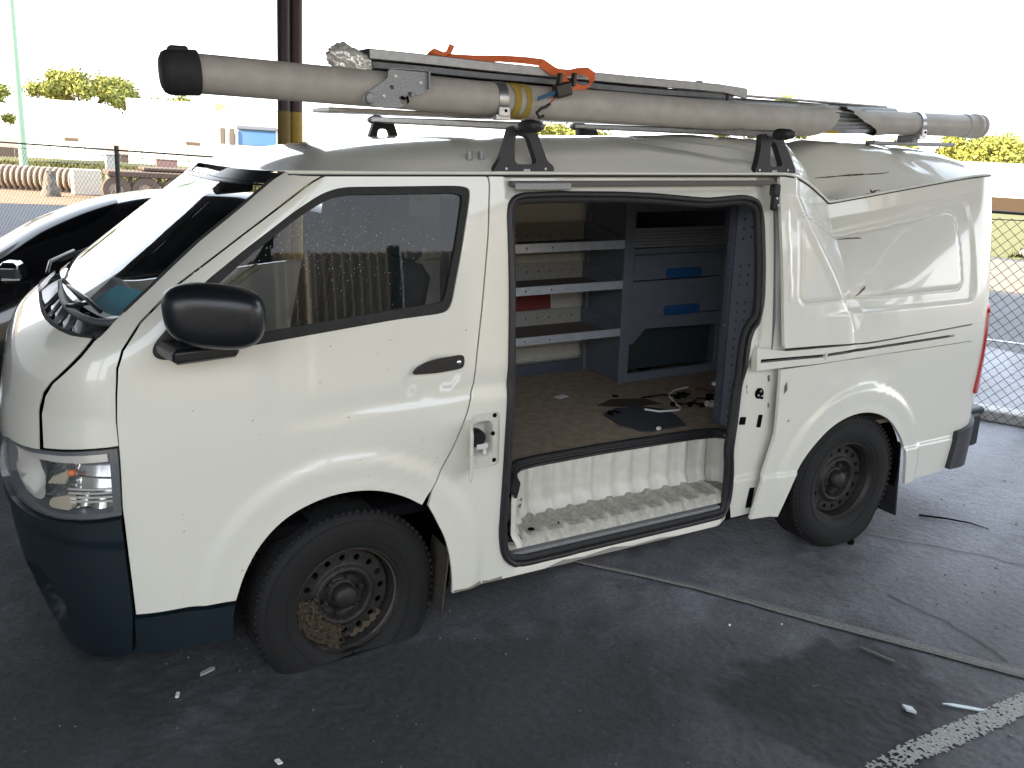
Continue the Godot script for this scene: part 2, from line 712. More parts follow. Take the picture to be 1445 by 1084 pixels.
func _ready() -> void:
	# camera
	var cam := Camera3D.new()
	cam.name = "camera"
	cam.fov = 47.8
	cam.near = 0.05
	cam.far = 400.0
	add_child(cam)
	cam.transform = Transform3D(Basis.from_euler(Vector3(-0.2490, -0.5121, 0.0607), EULER_ORDER_YXZ), Vector3(-0.9013, 1.7824, 3.5737))
	cam.current = true
	# sky, exposure
	var sky := ProceduralSkyMaterial.new()
	sky.sky_top_color = Color(0.80, 0.85, 0.91)
	sky.sky_horizon_color = Color(0.97, 0.96, 0.95)
	sky.sky_curve = 0.16
	sky.sky_energy_multiplier = 1.0
	sky.ground_bottom_color = Color(0.25, 0.24, 0.22)
	sky.ground_horizon_color = Color(0.55, 0.53, 0.5)
	sky.sun_angle_max = 30.0
	var env := Environment.new()
	env.background_mode = Environment.BG_SKY
	env.sky = Sky.new()
	env.sky.sky_material = sky
	env.tonemap_mode = Environment.TONE_MAPPER_LINEAR
	env.tonemap_exposure = 5.1
	env.sdfgi_enabled = true
	env.ssao_enabled = true
	env.ssil_enabled = true
	var we := WorldEnvironment.new()
	we.name = "world_environment"
	we.environment = env
	add_child(we)
	# low sun from the left, a little behind the camera
	var sun := DirectionalLight3D.new()
	sun.name = "sun"
	sun.light_color = Color(1.0, 0.90, 0.74)
	sun.light_energy = 1.5
	sun.light_angular_distance = 0.5
	sun.shadow_enabled = true
	add_child(sun)
	sun.look_at_from_position(Vector3(-9.0, 4.4, -0.6), Vector3.ZERO)

	crumple.seed = 7
	crumple.frequency = 0.055
	crumple.fractal_octaves = 3
	var lean := 0.04418
	van_place = Transform3D(Basis(Vector3(0, 0, 1), lean), Vector3(2.57 - 2.57 * cos(lean), -2.57 * sin(lean), 0))
	make_materials()
	build_ground()
	build_shelter()
	build_van()
	build_cargo()
	build_roof_load()
	build_car()
	build_fence()
	build_background()
	build_litter()

func make_materials() -> void:
	M.paint = mat(lin(.74, .725, .64), 0.3)
	M.paint.clearcoat_enabled = true
	M.paint.clearcoat = 1.0
	M.paint.clearcoat_roughness = 0.05
	M.inner_paint = mottled(lin(.56, .53, .46), lin(.68, .66, .59), 0.7, 0.4, 0.0, 0.02, 5, 4)
	M.worn_paint = mottled(lin(.32, .29, .22), lin(.66, .63, .54), 0.36, 0.5, 0.0, 0.02, 6, 5)
	M.black_plastic = mottled(lin(.006, .007, .010), lin(.011, .013, .017), 0.4, 0.30, 0.0, 0.03, 4, 6)
	M.bumper = mottled(lin(.003, .010, .016), lin(.006, .015, .023), 0.9, 0.5, 0.0, 0.02, 5, 7)
	M.rubber = mottled(lin(.012, .012, .013), lin(.028, .027, .027), 0.5, 0.75, 0.0, 0.02, 5, 8)
	M.tyre = mottled(lin(.003, .003, .0035), lin(.008, .0078, .0078), 0.35, 0.8, 0.0, 0.02, 5, 9)
	M.rim = mottled(lin(.012, .012, .013), lin(.05, .045, .042), 0.3, 0.55, 0.3, 0.02, 5, 10)
	M.rust_rim = mottled(lin(.05, .035, .025), lin(.16, .12, .085), 0.15, 0.8, 0.2, 0.03, 5, 11)
	M.dark = mat(lin(.005, .005, .006), 0.9)
	M.dark.metallic_specular = .15
	M.glass = glass(lin(.01, .014, .014), 0.40)
	M.glass.metallic_specular = 0.38
	M.clear = glass(Color(0.9, 0.93, 0.95), 0.06)
	M.chrome = mat(Color(0.9, 0.9, 0.9), 0.12, 1.0)
	M.reflector = mat(lin(.82, .79, .72), 0.22, 0.4)
	M.silver = mottled(lin(.42, .42, .43), lin(.55, .55, .56), 0.3, 0.35, 0.9, 0.02, 4, 12)
	M.alu = mottled(lin(.36, .35, .34), lin(.5, .49, .47), 0.5, 0.42, 0.55, 0.02, 4, 13)
	M.galv = mottled(lin(.20, .21, .22), lin(.36, .37, .38), 0.2, 0.5, 0.5, 0.03, 4, 14)
	M.pvc = mottled(lin(.37, .34, .295), lin(.47, .435, .385), 0.8, 0.5, 0.0, 0.015, 5, 15)
	M.rack = mottled(lin(.012, .012, .014), lin(.024, .023, .025), 0.3, 0.5, 0.0, 0.02, 4, 16)
	M.steel_blue = mottled(lin(.12, .138, .168), lin(.15, .17, .205), 0.8, 0.5, 0.0, 0.015, 4, 17)
	M.steel_dark = mottled(lin(.06, .07, .09), lin(.08, .09, .115), 0.8, 0.55, 0.0, 0.015, 4, 18)
	M.ply = mottled(lin(.24, .18, .12), lin(.40, .31, .22), 0.6, 0.8, 0.0, 0.012, 6, 19)
	M.white = mat(lin(.72, .72, .70), 0.6)
	M.red_lens = mat(lin(.45, .012, .015), 0.12)
	M.orange = mat(lin(.85, .19, .06), 0.7)
	M.blue = mat(lin(.02, .08, .22), 0.45)

func blot(img: Image, fx: FastNoiseLite) -> void:
	pass

func build_ground() -> void:
	# asphalt round the van: one sheet with stains, dust and wear, and painted sky light
	var px := 1000
	var x0 := -5.0
	var z0 := -6.0
	var span := 14.0
	var img := Image.create(px, px, false, Image.FORMAT_RGB8)
	var rg := Image.create(px, px, false, Image.FORMAT_L8)
	var big := FastNoiseLite.new()
	big.seed = 21
	big.frequency = 0.5
	big.fractal_octaves = 5
	var fine := FastNoiseLite.new()
	fine.seed = 22
	fine.frequency = 6.0
	fine.fractal_octaves = 3
	var streak := FastNoiseLite.new()
	streak.seed = 23
	streak.frequency = 0.8
	streak.fractal_octaves = 4
	# oil stains: centre x, z, half sizes, strength
	var oil := [[1.62, 1.72, 0.42, 0.30, 1.0], [1.42, 1.95, 0.25, 0.25, 0.9], [1.95, 1.55, 0.2, 0.2, 0.5], [0.1, 1.2, 0.9, 0.5, 0.5], [-0.9, 1.2, 0.7, 0.6, 0.45], [0.6, 2.2, 0.4, 0.3, 0.25], [1.6, 0.2, 0.5, 0.4, 0.4], [3.2, 0.4, 0.3, 0.3, 0.4]]
	for j in px:
		for i in px:
			var x := x0 + span * (i + 0.5) / px
			var z := z0 + span * (j + 0.5) / px
			var a := big.get_noise_2d(x, z)
			var f := fine.get_noise_2d(x, z)
			var s := streak.get_noise_2d(x * 0.6 + z * 1.6, (z * 0.6 - x * 1.2) * 0.25)
			var v := 0.078 + 0.026 * a + 0.006 * f + 0.022 * s + 0.016 * ss(-1.5, 1.0, x)  # last term paints the shelter's shade at the left into the tone
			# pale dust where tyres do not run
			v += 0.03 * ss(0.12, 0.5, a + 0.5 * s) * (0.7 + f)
			v += 0.16 * ss(0.3, 2.6, x - 0.35 * z + 0.9 * a) * (0.8 + 0.5 * f + 0.7 * s)  # open-sky light at the right, painted into the ground colour
			var wet := 0.0
			for o in oil:
				var d := Vector2((x - o[0]) / o[2], (z - o[1]) / o[3]).length() + a * 0.9 + f * 0.3
				wet = maxf(wet, o[4] * ss(1.1, 0.6, d))
			v *= 1.0 - 0.72 * wet
			v = clampf(v, 0.008, 0.3)
			var c := lin(v * 0.97, v * 0.98, v * 1.07)
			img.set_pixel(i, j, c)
			var r := clampf(0.78 + 0.15 * f + 0.1 * a + 0.05 * wet, 0.35, 1.0)
			rg.set_pixel(i, j, Color(r, r, r))
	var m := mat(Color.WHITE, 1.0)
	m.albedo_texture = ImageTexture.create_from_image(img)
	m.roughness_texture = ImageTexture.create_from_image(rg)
	m.normal_enabled = true
	m.normal_texture = normal_tex(0.25, 3, 31, 1024, 3.0)
	m.normal_scale = 0.15
	m.detail_enabled = true
	m.detail_blend_mode = BaseMaterial3D.BLEND_MODE_MUL
	m.detail_albedo = noise_tex(0.09, Color(0.74, 0.74, 0.74), Color(1, 1, 1), 4, 33, 1024)
	m.detail_uv_layer = BaseMaterial3D.DETAIL_UV_2
	m.uv2_triplanar = true
	m.uv2_scale = Vector3(0.5, 0.5, 0.5)
	M.asphalt = m
	var b := MB.new()
	var i0 := b.vert(Vector3(x0, 0.004, z0), Vector3.UP, Vector2(0, 0))
	b.vert(Vector3(x0 + span, 0.004, z0), Vector3.UP, Vector2(1, 0))
	b.vert(Vector3(x0 + span, 0.004, z0 + span), Vector3.UP, Vector2(1, 1))
	b.vert(Vector3(x0, 0.004, z0 + span), Vector3.UP, Vector2(0, 1))
	b.face(i0, i0 + 1, i0 + 2)
	b.face(i0, i0 + 2, i0 + 3)
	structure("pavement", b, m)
	# the land out to the horizon
	b = MB.new()
	b.quad(Vector3(-300, -0.012, -300), Vector3(300, -0.012, -300), Vector3(300, -0.012, 300), Vector3(-300, -0.012, 300), Vector3.UP)
	structure("ground", b, mottled(lin(.13, .09, .06), lin(.22, .16, .11), 6.0, 0.95, 0.0, 0.015, 5, 34, true))
	# asphalt of the yard and the street around it
	M.road = mottled(lin(.05, .051, .055), lin(.08, .08, .085), 5.0, 0.85, 0.0, 0.015, 6, 35, true)
	b = MB.new()
	b.quad(Vector3(-40, -0.004, -23.0), Vector3(60, -0.004, -23.0), Vector3(60, -0.004, 30), Vector3(-40, -0.004, 30), Vector3.UP)
	structure("road", b, M.road)

# open-sided shelter over the van, the added sun-blocking wall on its left and the corrugated fence behind the photographer
func corrugated(b: MB, o: Vector3, along: Vector3, up: Vector3, length: float, height: float, pitch := 0.13, depth := 0.032) -> void:
	var n := int(length / pitch)
	var nn := along.cross(up).normalized()
	for k in n * 4:
		var a0 := float(k) / 4.0
		var a1 := float(k + 1) / 4.0
		var p := o + along * (a0 * pitch) + nn * sin(a0 * TAU) * depth
		var q := o + along * (a1 * pitch) + nn * sin(a1 * TAU) * depth
		b.quad(p, q, q + up * height, p + up * height, nn)

func build_shelter() -> void:
	var post_m := mottled(lin(.045, .020, .018), lin(.075, .035, .030), 0.6, 0.55, 0.0, 0.02, 5, 41)
	var yellow := mottled(lin(.30, .19, .02), lin(.42, .28, .04), 0.5, 0.6, 0.0, 0.02, 5, 42)
	var names := ["dark brown steel post with a yellow foot, left of a touching pair behind the van", "reddish brown steel post with a yellow foot, right of a touching pair behind the van"]
	for k in 2:
		var at := Vector3(0.575 + 0.083 * k, 0, -2.25 - 0.02 * k)
		var t := thing("steel_post", names[k], "post", at, UPRIGHT, "posts holding up the shelter roof")
		var b := MB.new()
		b.tube([at + Vector3(0, 2.02, 0), at + Vector3(0, 3.6, 0)], 0.041, 18)
		part(t, "post_shaft", b, post_m if k == 1 else mottled(lin(.02, .011, .011), lin(.035, .018, .017), 0.6, 0.5, 0.0, 0.02, 5, 43))
		b = MB.new()
		b.tube([at, at + Vector3(0, 2.02, 0)], 0.0425, 18)
		part(t, "painted_foot", b, yellow if k == 1 else mottled(lin(.13, .085, .015), lin(.2, .13, .02), 0.5, 0.6, 0.0, 0.02, 5, 44))
	# near row of posts, behind the photographer
	var n := 0
	for x in [-5.5, 0.55, 5.2]:
		n += 1
		var at := Vector3(x, 0, 4.6)
		var b := MB.new()
		b.box(at + Vector3(0, 1.8, 0), Vector3(0.14, 3.6, 0.14))
		single("shelter_post", ["square brown post of the shelter by the added wall", "square brown post of the shelter behind the photographer", "square brown post at the open end of the shelter"][n - 1], "post", b, post_m, at, UPRIGHT, "square posts behind the photographer")
	var roof := thing("shelter_roof", "low corrugated steel roof of the open shelter above the van, with two bays added to block light", "roof", Vector3(-2, 3.6, 2))
	var b := MB.new()
	corrugated(b, Vector3(-8, 3.75, 4.7), Vector3(1, 0, 0), Vector3(0, 0, -1), 12.4, 9.1, 0.62, 0.02)
	corrugated(b, Vector3(4.45, 3.75, 9.4), Vector3(1, 0, 0), Vector3(0, 0, -1), 7.0, 7.7, 0.62, 0.02)  # side bay added to keep light off the rear quarter
	corrugated(b, Vector3(-8, 3.75, -4.42), Vector3(1, 0, 0), Vector3(0, 0, -1), 9.5, 1.8, 0.62, 0.02)  # back bay added to narrow the white reflection in the windscreen
	part(roof, "roof_sheet", b, mottled(lin(.03, .03, .03), lin(.06, .058, .056), 3.0, 0.6, 0.2, 0.02, 4, 45))
	for z in [-4.35, -2.25, 0.2, 2.4, 4.6]:
		b = MB.new()
		b.box(Vector3(-1.8, 3.62, z), Vector3(12.2, 0.18, 0.1))
		part(roof, "purlin", b, post_m)
	var shed := thing("shade_wall", "tall grey warehouse added left of the shelter to block the sun", "shade_wall", Vector3(-8.6, 0, -9.7))  # unseen wall, added and sized to shade the van and yard
	b = MB.new()
	b.box(Vector3(-8.6, 5.65, -9.7), Vector3(0.4, 11.3, 27.4))
	part(shed, "wall", b, mottled(lin(.30, .29, .27), lin(.4, .39, .37), 2.0, 0.7, 0.0, 0.02, 4, 46))
	# corrugated fence at the back of the yard
	var f := thing("corrugated_fence", "tall beige corrugated steel fence behind the photographer", "fence", Vector3(0, 0, 9.6))
	b = MB.new()
	corrugated(b, Vector3(3.4, 0, 9.6), Vector3(-1, 0, 0), Vector3.UP, 12.0, 3.1)
	part(f, "fence_sheet", b, mottled(lin(.42, .37, .28), lin(.52, .46, .36), 1.5, 0.6, 0.0, 0.02, 4, 47))
	b = MB.new()
	corrugated(b, Vector3(14.0, 0, 9.6), Vector3(-1, 0, 0), Vector3.UP, 10.5, 3.1)
	part(f, "fence_sheet", b, mottled(lin(.34, .33, .31), lin(.44, .43, .41), 1.5, 0.5, 0.0, 0.02, 4, 48), "white fence sheets")
	b = MB.new()
	corrugated(b, Vector3(4.5, 0, 5.0), Vector3(0, 0, 1), Vector3.UP, 4.5, 3.65)  # unseen partition, added to keep sun and bounce off the rear quarter
	part(f, "shade_partition", b, mottled(lin(.16, .16, .15), lin(.22, .215, .2), 1.5, 0.5), "unseen partition added to block sun at the right")
	b = MB.new()
	b.tube([Vector3(2.2, 0, 9.4), Vector3(2.2, 3.1, 9.4)], 0.04, 10)
	part(f, "drain_pipe", b, M.white)
	b = MB.new()
	b.box(Vector3(3.45, 1.6, 9.5), Vector3(0.14, 3.2, 0.14))
	part(f, "fence_post", b, M.dark)

var van: Node3D

func mirror_chart(p: PackedVector2Array) -> PackedVector2Array:
	return p

func build_van() -> void:
	van = thing("white_van", "crashed white delivery van with a missing sliding door and a flat front tyre", "van", Vector3.ZERO, van_place)
	van_skin()
	van_front()
	van_glass_and_door_parts()
	van_roof()
	van_opening()
	van_wheels()
	van_inside()
	van_racks()
	van_rear()

const ARCH_F := [.304, .664, .233, .713, .137, .753, .031, .766, -.072, .755, -.183, .714, -.269, .64, -.331, .54, -.366, .438]

func door_outline() -> PackedVector2Array:
	var p := pv([-.655, .447, -.661, .66, -.664, .828, -.655, 1.022, -.648, 1.18, -.641, 1.26, -.623, 1.312, -.568, 1.39, -.455, 1.498, -.26, 1.641, -.06, 1.781, -.03, 1.80, .005, 1.817, .05, 1.827, .10, 1.831, .58, 1.83, .604, 1.827, .618, 1.812, .620, 1.79, .604, 1.626, .563, 1.357, .537, 1.20, .522, 1.09, .510, 1.055, .492, 0.99, .468, .933, .43, .855, .386, .784, .342, .715])
	p.append_array(smooth_line(pv(ARCH_F)))
	return p

func window_hole() -> PackedVector2Array:
	return soften(pv([-.545, 1.323, -.537, 1.288, -.421, 1.282, -.1, 1.312, .239, 1.343, .42, 1.352, .447, 1.375, .50, 1.57, .546, 1.759, .541, 1.781, .50, 1.789, .076, 1.786, .004, 1.764, -.09, 1.712, -.261, 1.596, -.39, 1.50]), .02, 2)

func opening() -> PackedVector2Array:
	return soften(pv([.700, 1.70, .716, 1.735, .75, 1.752, .903, 1.756, 1.2, 1.752, 1.374, 1.744, 1.632, 1.724, 1.75, 1.731, 1.833, 1.736, 1.90, 1.722, 1.945, 1.685, 1.964, 1.632, 1.972, 1.46, 1.969, 1.305, 1.955, 1.25, 1.925, 1.21, 1.885, 1.18, 1.862, 1.13, 1.852, 1.047, 1.84, .85, 1.834, .755, 1.822, .66, 1.825, .606, 1.85, .55, 1.87, .46, 1.874, .36, 1.855, .318, 1.81, .304, 1.643, .302, .756, .302, .70, .322, .66, .37, .645, .464, .651, .64, .662, .918, .676, 1.139, .688, 1.387, .696, 1.6]), .02, 2)

func van_skin() -> void:
	# front door, nearest to the camera
	var b := MB.new()
	panel(b, door_outline(), [window_hole()], flank, 0.025)
	var door := part(van, "front_door", b, M.paint)
	M.door_node = door
	var r := RandomNumberGenerator.new()
	r.seed = 77
	b = MB.new()
	for k in 46:
		var c := Vector2(r.randf_range(-.6, .55), .45 + .85 * pow(r.randf(), 1.6))
		if not Geometry2D.is_point_in_polygon(c, door_outline()) or Geometry2D.is_point_in_polygon(c, window_hole()):
			continue
		var sz := r.randf_range(.0010, .0028)
		var f := skin(flank, .0012)
		var n := normal_of(flank, c, 1.0)
		b.quad(f.call(c + Vector2(-sz, -sz * .6)), f.call(c + Vector2(sz * 1.6, -sz * .3)), f.call(c + Vector2(sz, sz * .8)), f.call(c + Vector2(-sz * .7, sz * .5)), n)
	part(door, "paint_chips", b, mottled(lin(.10, .075, .05), lin(.35, .3, .24), .2, .8)).set_meta("kind", "stuff")
	# frame round the side opening: pillar, sill and header
	var frame := pv([.606, 1.834, .624, 1.815, .626, 1.79, .610, 1.626, .569, 1.357, .543, 1.20, .528, 1.09, .516, 1.055, .498, .99, .474, .933, .436, .853, .392, .782, .348, .713])
	frame.append_array(smooth_line(pv([.331, .655, .364, .585, .403, .502, .425, .40, .432, .33, .436, .264])))
	frame.append_array(pv([.67, .262, 1.2, .262, 2.02, .264, 2.06, .42, 2.09, .50, 2.12, .67, 2.12, .979, 2.13, 1.09, 2.12, 1.265, 2.10, 1.76, 2.07, 1.834]))
	var fuel := rrect(.508, .760, .628, .972, .02, 3)
	var sunk := func(q: Vector2) -> Vector3:
		var p := flank(q)
		var d := 0.05 * ss(1.87, 1.99, q.x + 0.1 * ss(1.15, 0.9, q.y)) * ss(2.0, 1.9, q.x - 0.25)
		d = maxf(d, 0.022 * ss(1.752, 1.76, q.y) * ss(0.69, 0.705, q.x))
		d = maxf(d, 0.012 * ss(0.69, 0.70, q.x - 0.03 * ss(0.7, 0.3, q.y)) * ss(0.262, 0.29, q.y))
		p.z -= d
		return p
	M.sunk = sunk
	b = MB.new()
	panel(b, frame, [opening(), fuel], sunk, 0.025, 0.012)
	part(van, "side_frame", b, M.paint)
	# strip between bonnet, windscreen and door
	b = MB.new()
	panel(b, pv([-.657, 1.026, -.653, 1.18, -.647, 1.262, -.629, 1.316, -.573, 1.395, -.46, 1.503, -.263, 1.647, -.065, 1.787, -.033, 1.806, .003, 1.823, .05, 1.834, .02, 1.838, -.06, 1.837, -.128, 1.832, -.168, 1.806, -.275, 1.716, -.392, 1.62, -.467, 1.551, -.608, 1.419, -.64, 1.389, -.655, 1.372, -.675, 1.352, -.694, 1.337, -.732, 1.29, -.805, 1.205, -.826, 1.16, -.836, 1.10, -.842, 1.0, -.753, 1.014]), [], flank, 0.02, 0.004)
	part(van, "corner_panel", b, M.paint)
	# rear quarter: above and below the door rail
	b = MB.new()
	panel(b, pv([2.034, 1.826, 2.032, 1.755, 2.055, 1.265, 2.068, 1.085, 2.078, 1.074, 2.3, 1.067, 2.56, 1.054, 2.64, 1.054, 3.0, 1.066, 3.40, 1.083, 3.66, 1.083, 3.665, 1.826]), [], flank, 0.009, 0.016)
	part(van, "rear_quarter_panel", b, M.paint, "dented upper rear quarter panel")
	b = MB.new()
	var low := pv([2.056, .979, 2.3, .979, 3.41, .989, 3.40, 1.0822, 3.66, 1.0822, 3.66, .52, 3.392, .495, 3.366, .279])
	low.append_array(smooth_line(pv([3.035, .259, 3.012, .36, 2.98, .471, 2.922, .551, 2.823, .649, 2.704, .699, 2.60, .712, 2.50, .70, 2.40, .662, 2.31, .59, 2.25, .52, 2.213, .448, 2.175, .35, 2.134, .249])))
	low.append_array(pv([1.974, .261, 2.019, .471, 2.067, .671]))
	panel(b, low, [], flank, 0.018, 0.016)
	part(van, "lower_quarter_panel", b, M.paint)
	for q in [[2.56, 1.60, 2.62, 1.605, 2.68, 1.60, 2.70, 1.585, 2.66, 1.592, 2.60, 1.596], [2.57, 1.262, 2.60, 1.28, 2.63, 1.30, 2.635, 1.315, 2.61, 1.298, 2.58, 1.275], [2.09, .86, 2.11, .88, 2.10, .92, 2.085, .90], [2.13, .72, 2.145, .725, 2.14, .735]]:
		b = MB.new()
		panel(b, pv(q), [], skin(flank, .0016), .008, 0.0)
		part(van, "paint_crack", b, mottled(lin(.06, .045, .03), lin(.25, .2, .15), .08, .8))
	b = MB.new()
	panel(b, pv([1.905, .992, 2.3, .984, 3.406, .994, 3.396, 1.077, 3.0, 1.061, 2.62, 1.0465, 2.08, 1.062, 1.90, 1.092]), [pv([1.925, 1.040, 2.31, 1.026, 3.25, 1.040, 3.255, 1.028, 2.31, 1.012, 1.925, 1.024])], flank, 0.02, 0.03, 1.0, 0.006)
	var rail := part(van, "door_rail_cover", b, M.paint)
	b = MB.new()
	for k in 24:
		var xa := 1.92 + 1.34 * k / 24.0
		var xb := 1.92 + 1.34 * (k + 1) / 24.0
		var pa := flank(Vector2(xa, 1.03))
		var pb := flank(Vector2(xb, 1.03))
		b.quad(pa + Vector3(0, -.025, -.028), pb + Vector3(0, -.025, -.028), pb + Vector3(0, .025, -.028), pa + Vector3(0, .025, -.028), Vector3(0, 0, 1))
	part(rail, "rail_slot", b, M.dark)
	b = MB.new()
	var st := flank(Vector2(2.33, 1.015))
	b.box(st + Vector3(0, 0, 0.002), Vector3(.018, .035, .018), .003)
	part(rail, "rail_stop", b, M.inner_paint)
	# far side, mirrored; two windows
	b = MB.new()
	var far_out := pv([-.657, .3, -.66, .8, -.655, 1.02, -.64, 1.26, -.57, 1.39, -.46, 1.50, -.06, 1.785, .0, 1.825, 3.66, 1.826, 3.66, .3])
	var w2 := soften(pv([.905, 1.42, 1.16, 1.335, 1.185, 1.35, 1.185, 1.665, .915, 1.668]), .03, 2)
	panel(b, far_out, [window_hole(), w2], far_flank, 0.06, 0.02, -1.0)
	part(van, "far_side_panel", b, M.paint)
	b = MB.new()
	panel(b, pv([-.832, 1.0, -.657, 1.026, -.645, 1.262, -.573, 1.395, -.065, 1.787, .003, 1.823, -.06, 1.837, -.128, 1.832, -.275, 1.716, -.608, 1.419, -.698, 1.345, -.80, 1.205]), [], far_flank, 0.04, 0.02, -1.0)
	part(van, "corner_panel", b, M.paint)
	b = MB.new()
	panel(b, window_hole(), [], skin(far_flank, -0.012, -1.0), 0.08, 0.0, -1.0)
	part(van, "far_door_window", b, M.glass)
	b = MB.new()
	panel(b, w2, [], skin(far_flank, -0.012, -1.0), 0.08, 0.0, -1.0)
	part(van, "far_side_window", b, glass(Color(.10, .10, .10), .97))

func van_front() -> void:
	# bonnet
	var b := MB.new()
	panel(b, whole_nose(pv([-1.07, .928, -.983, .968, -.907, .980, -.858, .99, -.852, 1.06, -.847, 1.12, -.836, 1.168, -.813, 1.208, -.737, 1.300, -.703, 1.343, -.76, 1.342, -.836, 1.350, -.95, 1.361, -1.03, 1.365])), [], flank, 0.025, 0.004)
	part(van, "bonnet", b, M.paint)
	# dark body behind the gaps
	b = MB.new()
	panel(b, whole_nose(pv([-.70, .30, -.66, 1.0, -.65, 1.30, -.66, 1.40, -.95, 1.40])), [], skin(flank, -0.11), 0.06, 0.0)
	part(van, "inner_wing", b, M.dark)
	# cowl: a dark tray below the windscreen, crossed by struts, with a hose along it
	var tray := func(q: Vector2) -> Vector3:
		var inner := ss(1.352, 1.372, q.y) * ss(1.432, 1.40, q.y)
		return flank(q) - normal_of(flank, q, 1.0) * (.016 + .05 * inner)
	var cowl_half := pv([-1.05, 1.361, -.95, 1.357, -.836, 1.346, -.76, 1.338, -.706, 1.338, -.675, 1.352, -.652, 1.374, -.610, 1.417, -.70, 1.414, -.85, 1.424, -1.0, 1.432])
	b = MB.new()
	panel(b, whole_nose(cowl_half), [], tray, 0.012, 0.03)
	var cowl := part(van, "cowl_panel", b, M.black_plastic)
	var grey := mottled(lin(.05, .056, .065), lin(.085, .092, .105), .3, .5)
	b = MB.new()
	var pts := []
	for p in [[-.70, 1.345], [-.73, 1.342], [-.76, 1.3425], [-.80, 1.346], [-.836, 1.3505], [-.89, 1.357], [-.95, 1.362], [-1.0, 1.3645], [-1.04, 1.366]]:
		pts.append(flank(Vector2(p[0], p[1])) + Vector3(.004, .003, -.003))
	for k in range(7, -1, -1):
		pts.append(pts[k] * Vector3(1, 1, -1))
	b.tube(pts, .006, 8)
	part(cowl, "cowl_seal", b, M.rubber)
	for k in 5:
		var s0: float = [-.735, -.785, -.84, -.90, -.97][k]
		var o := flank(Vector2(s0, 1.352)) - normal_of(flank, Vector2(s0, 1.352), 1.0) * .012
		var i := flank(Vector2(s0 - .012, 1.408)) - normal_of(flank, Vector2(s0, 1.408), 1.0) * .030
		var w := (i - o).cross(Vector3.UP).normalized()
		b = MB.new()
		b.strap([o, o.lerp(i, .5) + Vector3(0, -.006, 0), i], w * (.006 + .004 * (k % 3)), .004)
		b.strap([o + w * .02, o.lerp(i, .45) - Vector3(0, .02, 0)], Vector3(0, .012, 0), .003)
		part(cowl, "cowl_strut", b, grey)
	b = MB.new()
	pts = []
	for p in [[-.632, 1.402], [-.66, 1.394], [-.70, 1.391], [-.75, 1.393], [-.80, 1.397], [-.86, 1.402], [-.92, 1.407], [-1.03, 1.414]]:
		pts.append(flank(Vector2(p[0], p[1])) - normal_of(flank, Vector2(p[0], p[1]), 1.0) * .02)
	b.tube(pts, .012, 10)
	part(cowl, "drain_hose", b, grey)
	b = MB.new()
	b.sheet(func(u: float, v: float) -> Vector3:
		return flank(Vector2(-1.02 - .06 * u, 1.375 + .035 * v)) + Vector3(-.01, .014, 0) + Vector3(1, 1, 1) * crumple.get_noise_2d(u * 120, v * 120) * .035, 12, 12, Vector3(-.5, 1, .3))
	part(cowl, "bent_bracket", b, M.silver)
	b = MB.new()
	b.box(flank(Vector2(-.74, 1.408)) + Vector3(-.005, .012, 0), Vector3(.09, .012, .03), .004, Basis(Vector3(0, 1, 0), .7))
	part(cowl, "wiper_linkage", b, M.black_plastic)
	# windscreen
	var glass_half := pv([-1.03, 1.426, -.85, 1.418, -.70, 1.408, -.612, 1.417, -.470, 1.551, -.395, 1.62, -.278, 1.716, -.172, 1.806, -.20, 1.814, -.30, 1.819, -.5, 1.822, -.60, 1.823])
	b = MB.new()
	panel(b, whole_nose(glass_half), [], skin(flank, -0.004), 0.03, 0.0)
	part(van, "windscreen", b, glass(lin(.02, .03, .03), 0.07))
	b = MB.new()
	panel(b, whole_nose(pv([-.176, 1.80, -.172, 1.806, -.14, 1.826, -.20, 1.832, -.5, 1.836, -.66, 1.837, -.66, 1.806, -.5, 1.805, -.3, 1.801, -.19, 1.792])), [], skin(flank, -0.0015), 0.03, 0.006)
	part(van, "windscreen_header", b, M.black_plastic)
	for side in [1.0, -1.0]:
		b = MB.new()
		pts = []
		for p in [[-.612, 1.417], [-.54, 1.484], [-.470, 1.551], [-.395, 1.62], [-.278, 1.716], [-.172, 1.808]]:
			pts.append(flank(Vector2(p[0], p[1])) * Vector3(1, 1, side))
		b.tube(pts, .006, 6)
		part(van, "windscreen_seal", b, M.rubber)
	# wipers
	for w in [[[-.655, 1.402, -.72, 1.424, -.86, 1.437], .0], [[-1.10, 1.405, -1.16, 1.43, -1.34, 1.442], .0]]:
		var a: Array = w[0]
		var p0 := flank(Vector2(a[0], a[1])) + Vector3(-.02, .015, .0)
		var p1 := flank(Vector2(a[2], a[3])) + Vector3(-.02, .012, .0)
		var p2 := flank(Vector2(a[4], a[5])) + Vector3(-.02, .012, 0)
		b = MB.new()
		b.tube([p0, p0.lerp(p1, .5) + Vector3(-.01, .02, 0), p1.lerp(p2, .5) + Vector3(-.012, .012, 0)], .007, 6)
		var arm := part(van, "wiper_arm", b, M.black_plastic)
		b = MB.new()
		b.box((p1 + p2) * .5, Vector3(.012, .016, p1.distance_to(p2)), .003, Basis.looking_at((p2 - p1).normalized(), Vector3.UP))
		part(arm, "wiper_blade", b, M.rubber)
